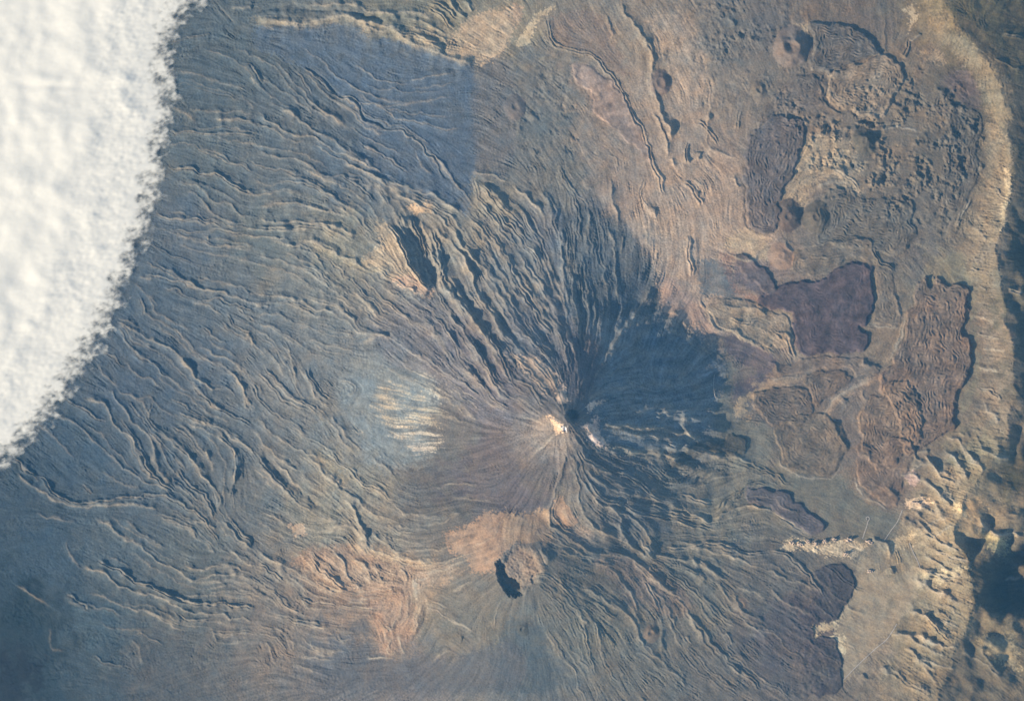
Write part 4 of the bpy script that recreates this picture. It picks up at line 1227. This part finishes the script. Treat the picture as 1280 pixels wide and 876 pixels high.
X, Y, _ = world(U, V, Z)
CO = np.stack([X, Y, Z], -1).reshape(-1, 3).astype(np.float32)
ALBF = ALB.reshape(-1, 3).astype(np.float32)
cellreg = region[:-1, :-1]
base_idx = (np.arange(nv - 1)[:, None] * nu + np.arange(nu - 1)[None]).astype(np.int64)
def region_mesh(rid, name, material, parent=None, skirt=45.0):
    sel = base_idx[cellreg == rid]
    if len(sel) == 0: return None
    q = np.stack([sel, sel + nu, sel + nu + 1, sel + 1], 1)      # counter clockwise from above
    used, inv = np.unique(q.ravel(), return_inverse=True)
    q = inv.reshape(-1, 4)
    co = CO[used]; col = ALBF[used]; n = len(used)
    # closed sides below ground, so every piece is a solid body and not a sheet
    e = np.concatenate([q[:, [0, 1]], q[:, [1, 2]], q[:, [2, 3]], q[:, [3, 0]]])
    key = e.min(1).astype(np.int64) * n + e.max(1)
    _, first, cnt = np.unique(key, return_index=True, return_counts=True)
    be = e[first[cnt == 1]]
    bv, binv = np.unique(be.ravel(), return_inverse=True); binv = binv.reshape(-1, 2)
    top = co[bv]; bot = top.copy(); bot[:, 2] -= skirt
    co2 = np.concatenate([co, top, bot]); col2 = np.concatenate([col, col[bv], col[bv]])
    m = len(bv)
    sk = np.stack([n + binv[:, 1], n + binv[:, 0], n + m + binv[:, 0], n + m + binv[:, 1]], 1)
    return link_mesh(name, co2, np.concatenate([q, sk]).ravel(), 4, col2, material, parent)

def empty(name, u, v, z):
    o = bpy.data.objects.new(name, None); COL.objects.link(o)
    o.empty_display_size = 200; o.location = world(u, v, z)
    return o

tag(region_mesh(0, 'terrain', MAT['terrain']), kind='structure')
tag(region_mesh(P_FLAT, 'sand_flat', MAT['ash']), kind='structure')
tag(region_mesh(P_CORR, 'plain', MAT['ash']), kind='structure')
tag(region_mesh(P_HILLS, 'hills', MAT['terrain']), kind='structure')
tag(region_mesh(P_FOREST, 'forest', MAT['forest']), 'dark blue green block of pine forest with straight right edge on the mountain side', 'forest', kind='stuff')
tag(region_mesh(P_CLIFF, 'cliff', MAT['cliff']), 'long pale tan ribbed caldera wall curving down the right side of the lava plain', 'cliff')
vol = tag(empty('volcano', TU, TV, 0), 'tall main volcano with radiating lava ridges, pale tiny summit and one dark shaded side', 'volcano')
for nm in ('flank', 'summit_cone', 'summit_crater'):
    o = region_mesh(P_V[nm], nm, MAT['lava' if nm == 'flank' else 'ash'], vol)
vol2 = tag(empty('volcano', PU, PV, 0), 'lower pinkish volcano with a wide round crater holding a dark shadowed pit', 'volcano')
for nm in ('slope', 'crater'):
    o = region_mesh(P_W[nm], nm, MAT['ash'], vol2)
for rid in range(1, len(REGION)):
    if INFO[rid] is None: continue
    nm = REGION[rid]
    mt = MAT['cinder'] if nm == 'cinder_cone' else MAT['lava']
    o = region_mesh(rid, nm, mt)
    if o is None: continue
    cat = {'cinder_cone': 'cinder cone', 'lava_flow': 'lava flow', 'lava_field': 'lava field'}[nm]
    grp = {'cinder_cone': 'cinder cones scattered over the caldera', 'lava_flow': 'lava lobes on the caldera floor', 'lava_field': 'dark smooth lava fields'}[nm]
    tag(o, INFO[rid], cat, grp)

# ---- heights by plan position, for what stands on the ground
def ground(u, v):
    i = int(np.clip((u - U0) / STEP, 0, nu - 1)); j = int(np.clip((v - V0) / STEP, 0, nv - 1))
    return float(Z[j, i])

# ---- rock towers in a row on the pale bank
def plain_material(name, rgb, rough=.9, var=.2, scale=12):
    m = bpy.data.materials.new(name); m.use_nodes = True
    nt = m.node_tree; b = nt.nodes['Principled BSDF']
    n = nt.nodes.new('ShaderNodeTexNoise'); n.inputs['Scale'].default_value = 1; n.inputs['Detail'].default_value = 6
    g = nt.nodes.new('ShaderNodeNewGeometry'); mp = nt.nodes.new('ShaderNodeVectorMath'); mp.operation = 'SCALE'; mp.inputs['Scale'].default_value = 1 / scale
    cr = nt.nodes.new('ShaderNodeValToRGB')
    cr.color_ramp.elements[0].position = .3; cr.color_ramp.elements[1].position = .7
    cr.color_ramp.elements[0].color = (*[c * (1 - var) for c in rgb], 1); cr.color_ramp.elements[1].color = (*[c * (1 + var) for c in rgb], 1)
    nt.links.new(g.outputs['Position'], mp.inputs[0]); nt.links.new(mp.outputs[0], n.inputs['Vector'])
    nt.links.new(n.outputs['Fac'], cr.inputs['Fac']); nt.links.new(cr.outputs['Color'], b.inputs['Base Color'])
    b.inputs['Roughness'].default_value = rough; b.inputs['Specular IOR Level'].default_value = .1
    return m
ROCK = plain_material('pale_weathered_rock', (.36, .27, .19), var=.35, scale=20)
import bmesh, random
def rock(u, v, ru, rv, h, yaw, seed, label):
    rr = random.Random(seed)
    bm = bmesh.new(); bmesh.ops.create_icosphere(bm, subdivisions=4, radius=1)
    ph = [(rr.uniform(1.5, 5), rr.uniform(0, 6.3), rr.uniform(.05, .22), Vector((rr.gauss(0, 1), rr.gauss(0, 1), rr.gauss(0, .5))).normalized()) for _ in range(14)]
    for vv in bm.verts:
        p = vv.co.copy()
        s = 1 + sum(a * math.sin(f * 2.2 * p.dot(d) + o) for f, o, a, d in ph) * .6
        vv.co = Vector((p.x * ru * CELL * s, p.y * rv * CELL * s, (abs(p.z) ** .6 * (1 if p.z > 0 else -1)) * h * s))
    me = bpy.data.meshes.new('rock_outcrop'); bm.to_mesh(me); bm.free()
    for f in me.polygons: f.use_smooth = True
    me.materials.append(ROCK)
    o = bpy.data.objects.new('rock_outcrop', me); COL.objects.link(o)
    o.location = world(u, v, ground(u, v)); o.rotation_euler[2] = yaw
    return tag(o, label, 'rock', 'pale rock outcrops along the bank above the bottom flats')
ROCKS = [(990, 678, 3.4, 2.2, 35, .2, 'pale rock outcrop at the far left end of the row on the bank'),
 (1000, 680, 3.6, 2.4, 39, -.3, 'pale rock outcrop second in the row, just right of the far left one'),
 (1010, 677, 3.0, 2.0, 37, .5, 'pale rock outcrop third from the left in the row, near its middle'),
 (1020, 679, 4.0, 2.2, 42, -.2, 'broadest pale rock outcrop of the left row, above two small rocks'),
 (1031, 676, 3.2, 2.4, 39, .3, 'pale rock outcrop just left of the gap in the row'),
 (1043, 674, 3.0, 2.0, 40, -.4, 'pale rock outcrop on the upper edge of the row, beside the gap'),
 (1061, 674, 4.2, 2.6, 46, .2, 'pale rock outcrop right of the gap, below the end of the small road'),
 (1057, 692, 3.4, 2.4, 36, .2, 'small pale rock outcrop standing apart below the row'),
 (1087, 677, 4.6, 2.2, 52, -.25, 'pale outcrop at the left start of the curved dark rock ridge'),
 (1087, 714, 3.0, 2.2, 26, .1, 'lone pale low rock on the open tan flat'),
 (1147, 628, 6.0, 2.0, 45, 0, 'long whitish pink rock bank on the slope left of the crest')]
for k, (u, v, a, b, h, yaw, lab) in enumerate(ROCKS):
    rock(u, v, a, b, h, yaw, 100 + k, lab)

# ---- roads
ROADM = plain_material('dusty_asphalt', (.30, .26, .21), var=.12, scale=30)
def road(pts, wd):
    p = smooth_line(pts, 8); d = np.gradient(p, axis=0); d /= np.hypot(*d.T)[:, None] + 1e-9
    n = np.stack([-d[:, 1], d[:, 0]], 1) * wd / CELL / 2
    co, fc = [], []
    for k in range(len(p)):
        for s in (1, -1):
            q = p[k] + s * n[k]
            zz = max(ground(*(p[k] + o)) for o in ((0, 0), (1, 0), (-1, 0), (0, 1), (0, -1))) + 3
            co.append(world(q[0], q[1], zz)); 
    for k in range(len(p) - 1):
        fc += [2 * k, 2 * k + 1, 2 * k + 3, 2 * k + 2]
    o = link_mesh('road', np.array(co), np.array(fc), 4, None, ROADM)
    tag(o, kind='structure')
road(_t(960, 560, [(345, 330), (352, 308), (360, 285), (364, 268), (370, 258), (366, 250), (358, 253), (360, 262)]), 13)
road(_t(960, 560, [(275, 845), (310, 808), (360, 760), (400, 724), (430, 700), (452, 670), (470, 640)]), 14)
road(_t(960, 560, [(515, 345), (530, 380), (545, 410), (555, 438)]), 14)
road(_t(960, 560, [(425, 335), (450, 298), (472, 268), (490, 225)]), 12)

road([(893, 468), (892, 478), (892.5, 488), (894, 496), (897, 499)], 11)
# ---- ground beyond the sheet, coarse
ring = []
iu = np.unique(np.concatenate([np.arange(0, nu, 24), [nu - 1]])); iv = np.unique(np.concatenate([np.arange(0, nv, 24), [nv - 1]]))
loop = [(0, i) for i in iu] + [(j, nu - 1) for j in iv[1:]] + [(nv - 1, i) for i in iu[::-1][1:]] + [(j, 0) for j in iv[::-1][1:-1]]
lj = np.array([a for a, b in loop]); li = np.array([b for a, b in loop])
rx = X[lj, li]; ry = Y[lj, li]; rz = Z[lj, li]; rc = ALB[lj, li]
co, cl = [], []
SC = [1.0, 1.03, 1.08, 1.16, 1.3, 1.5, 1.9, 2.5, 3.4]
rg = np.random.default_rng(5)
mean_c = np.array([.07, .075, .06])
for k, s in enumerate(SC):
    f = min(1, k / 4)
    zz = rz * (1 - f) + (-700) * f + (rg.normal(0, 40, len(rx)) if k else 0) - (12 if k == 0 else 0)
    co.append(np.stack([rx * s, ry * s, zz], 1)); cl.append(rc * (1 - f) + mean_c * f)
n = len(rx); fc = []
for k in range(len(SC) - 1):
    a = np.arange(n); b = (a + 1) % n
    fc.append(np.stack([k * n + a, (k + 1) * n + a, (k + 1) * n + b, k * n + b], 1))
fcc = np.concatenate(fc)
o = link_mesh('land', np.concatenate(co), fcc.ravel(), 4, np.concatenate(cl), MAT['terrain'])
o.data.flip_normals() if o.data.polygons[0].normal.z < 0 else None
tag(o, kind='structure')

# ---- bank of cloud
cs = 1.3
cu0, cu1, cv0, cv1 = -330.0, 300.0, -330.0, 690.0
cnu = int((cu1 - cu0) / cs) + 1; cnv = int((cv1 - cv0) / cs) + 1
su = cu0 + cs * np.arange(cnu); sv = cv0 + cs * np.arange(cnv)
SU, SV = np.meshgrid(su, sv)
def cnoise(lo, hi, beta, seed, aniso=None):
    r = np.random.default_rng(seed)
    h, w_ = cnv + 64, cnu + 64
    F = np.fft.rfft2(r.standard_normal((h, w_)))
    fy = np.fft.fftfreq(h)[:, None] / cs; fx = np.fft.rfftfreq(w_)[None] / cs
    if aniso:
        a, k = aniso; ca, sa = math.cos(a), math.sin(a)
        p = fx * ca + fy * sa; q = -fx * sa + fy * ca
        f = np.sqrt((p * k) ** 2 + q * q) + 1e-9
    else:
        f = np.sqrt(fx * fx + fy * fy) + 1e-9
    a = np.fft.irfft2(F * f ** -beta * np.exp(-(f * lo * .7) ** 2) * (1 - np.exp(-(f * hi) ** 2)), s=(h, w_))[:cnv, :cnu]
    return (a - a.mean()) / a.std()
EDGE_L = [(262, -330), (258, -60), (252, 0), (236, 14), (216, 28), (208, 60), (205, 100), (213, 122), (208, 150), (200, 180), (192, 220), (184, 262), (176, 292), (163, 330), (150, 352), (139, 386), (124, 424), (104, 452), (80, 486), (60, 514), (32, 546), (4, 574), (-60, 612), (-330, 690)]
ep = smooth_line(EDGE_L, 4)
poly = np.vstack([ep, [(-900, 700), (-900, -900), (262, -900)]])
D = np.full(SU.shape, 1e9); inside = np.zeros(SU.shape, bool)
for k in range(len(poly)):
    a, b = poly[k], poly[(k + 1) % len(poly)]
    d = b - a; tt = np.clip(((SU - a[0]) * d[0] + (SV - a[1]) * d[1]) / (d @ d), 0, 1)
    D = np.minimum(D, np.hypot(SU - a[0] - tt * d[0], SV - a[1] - tt * d[1]))
    if a[1] != b[1]:
        inside ^= ((a[1] > SV) != (b[1] > SV)) & (SU < (b[0] - a[0]) * (SV - a[1]) / (b[1] - a[1]) + a[0])
sd = np.where(inside, D, -D)
fib = cnoise(2.6, 18, .8, 301, (-.45, 2.6)); fib2 = cnoise(6, 40, 1.0, 302, (-.35, 1.8)); big = cnoise(30, 160, 1.3, 303)
fine = cnoise(2.6, 8, .4, 304)
mid = cnoise(5, 22, .8, 307)
e = sd + 1.5 * fib + 3.2 * fib2 + 2.6 * mid + .5 * fine + 3 * big + 4.5 * cnoise(14, 50, .8, 309) * sstep((30 - np.abs(sd)) / 20)
cover = sstep((e + 18) / 42) ** 1.4
dens = np.clip(cover * (1 + .20 * fib * (1 - cover)), 0, 1)
thick = sstep((sd + 2.5 * fib2 + 2 * big + 10) / 120)
lump = cnoise(10, 60, 1.1, 305, (-.4, 1.7)); lump2 = cnoise(4, 16, .8, 306, (-.45, 1.8))
top = -600 + 75 * thick + sstep((sd + 5) / 50) * (1.5 * lump + .35 * lump2) + 10 * thick * big
top -= 16 * np.exp(-(((SU - 72) / 26) ** 2 + ((SV - 108) / 5) ** 2))
top += 10 * np.exp(-(((SU - 50) / 30) ** 2 + ((SV - 96) / 7) ** 2))
bot = np.minimum(-615 - 15 * cover, top - 8)
keep = cover > .01
cm = keep[:-1, :-1] & keep[1:, :-1] & keep[:-1, 1:] & keep[1:, 1:]
ci = (np.arange(cnv - 1)[:, None] * cnu + np.arange(cnu - 1)[None])[cm]
q = np.stack([ci, ci + cnu, ci + cnu + 1, ci + 1], 1)
used, inv = np.unique(q.ravel(), return_inverse=True); q = inv.reshape(-1, 4); nn = len(used)
def stack(zz):
    x, y, z_ = world(SU, SV, zz); return np.stack([x, y, z_], -1).reshape(-1, 3)[used]
e_ = np.concatenate([q[:, [0, 1]], q[:, [1, 2]], q[:, [2, 3]], q[:, [3, 0]]])
key = e_.min(1).astype(np.int64) * nn + e_.max(1)
_, first, cnt = np.unique(key, return_index=True, return_counts=True); be = e_[first[cnt == 1]]
side = np.stack([be[:, 1], be[:, 0], nn + be[:, 0], nn + be[:, 1]], 1)
dn = dens.reshape(-1)[used]
cm_ = bpy.data.materials.new('cloud_vapour'); cm_.use_nodes = True
nt = cm_.node_tree; nt.nodes.remove(nt.nodes['Principled BSDF']); out = nt.nodes['Material Output']
dif = nt.nodes.new('ShaderNodeBsdfDiffuse'); dif.inputs['Color'].default_value = (.68, .645, .54, 1)
trl = nt.nodes.new('ShaderNodeBsdfTranslucent'); trl.inputs['Color'].default_value = (.68, .645, .54, 1)
tr = nt.nodes.new('ShaderNodeBsdfTransparent'); m1 = nt.nodes.new('ShaderNodeMixShader'); m1.inputs[0].default_value = .15
m2 = nt.nodes.new('ShaderNodeMixShader'); at = nt.nodes.new('ShaderNodeAttribute'); at.attribute_name = 'ground_color'
nt.links.new(dif.outputs[0], m1.inputs[1]); nt.links.new(trl.outputs[0], m1.inputs[2])
nt.links.new(at.outputs['Fac'], m2.inputs[0]); nt.links.new(tr.outputs[0], m2.inputs[1]); nt.links.new(m1.outputs[0], m2.inputs[2]); nt.links.new(m2.outputs[0], out.inputs['Surface'])
cc = np.repeat(np.concatenate([dn, dn * .5])[:, None], 3, 1)
o = link_mesh('cloud_bank', np.concatenate([stack(top), stack(bot)]), np.concatenate([q, nn + q[:, ::-1], side]).ravel(), 4, cc, cm_)
tag(o, 'bright white bank of low cloud with a wispy frayed edge lying over the left slope', 'cloud')

# ---- air between the orbit and the ground
HZ_DENS, HZ_COL = 0.10, (.17, .49, .86)
xs, ys = 38000.0, 27000.0
bm = bmesh.new(); bmesh.ops.create_cube(bm, size=1)
zmin = min(float(Z.min()) - 60, -1500) - 200; zmax = CAM_H + 200
for vv in bm.verts: vv.co = Vector((vv.co.x * 2 * xs, vv.co.y * 2 * ys, zmin if vv.co.z < 0 else zmax))
me = bpy.data.meshes.new('haze'); bm.to_mesh(me); bm.free()
hz = bpy.data.objects.new('haze', me); COL.objects.link(hz); tag(hz, 'pale blue haze of the air over the whole landscape', 'haze', kind='stuff')
hm = bpy.data.materials.new('blue_air'); hm.use_nodes = True; nt = hm.node_tree
nt.nodes.remove(nt.nodes['Principled BSDF'])
pv = nt.nodes.new('ShaderNodeVolumePrincipled'); pv.inputs['Color'].default_value = (*HZ_COL, 1)
pv.inputs['Density'].default_value = HZ_DENS / CAM_H; pv.inputs['Density Attribute'].default_value = ''
pv.inputs['Anisotropy'].default_value = 0
nt.links.new(pv.outputs[0], nt.nodes['Material Output'].inputs['Volume'])
me.materials.append(hm)

# ---- light
el = math.radians(SUN_EL); az = math.atan2(SUN_DIR[0], -SUN_DIR[1])
sd_ = Vector((SUN_DIR[0] * math.cos(el), -SUN_DIR[1] * math.cos(el), math.sin(el)))
sl = bpy.data.lights.new('sun', 'SUN'); sl.energy = 4.0; sl.angle = math.radians(.55); sl.color = (1.0, .875, .715)
so = bpy.data.objects.new('sun', sl); COL.objects.link(so)
so.rotation_euler = sd_.to_track_quat('Z', 'Y').to_euler(); so.location = sd_ * 5000
w_ = bpy.data.worlds.new('World'); scene.world = w_; w_.use_nodes = True
nt = w_.node_tree; sky = nt.nodes.new('ShaderNodeTexSky'); sky.sky_type = 'NISHITA'; sky.sun_disc = False
sky.sun_elevation = el; sky.sun_rotation = az; sky.altitude = 2200
nt.links.new(sky.outputs[0], nt.nodes['Background'].inputs['Color']); nt.nodes['Background'].inputs['Strength'].default_value = .10

# ---- camera, looking straight down from orbit
cd = bpy.data.cameras.new('camera'); cam = bpy.data.objects.new('camera', cd); COL.objects.link(cam)
cam.location = (0, 0, CAM_H); cam.rotation_euler = (0, 0, 0)
cd.sensor_fit = 'HORIZONTAL'; cd.angle = 2 * math.atan(640 * CELL / CAM_H)
cd.clip_start = 10; cd.clip_end = 400000
scene.camera = cam
vs_ = scene.view_settings; vs_.view_transform = 'Standard'; vs_.look = 'None'; vs_.exposure = 1.2; vs_.gamma = 1; vs_.use_curve_mapping = False
scene.render.engine = 'CYCLES'
cy = scene.cycles
cy.use_denoising = True; cy.max_bounces = 4; cy.diffuse_bounces = 2; cy.volume_bounces = 0; cy.transparent_max_bounces = 8
cy.use_adaptive_sampling = False
scene.render.use_persistent_data = False
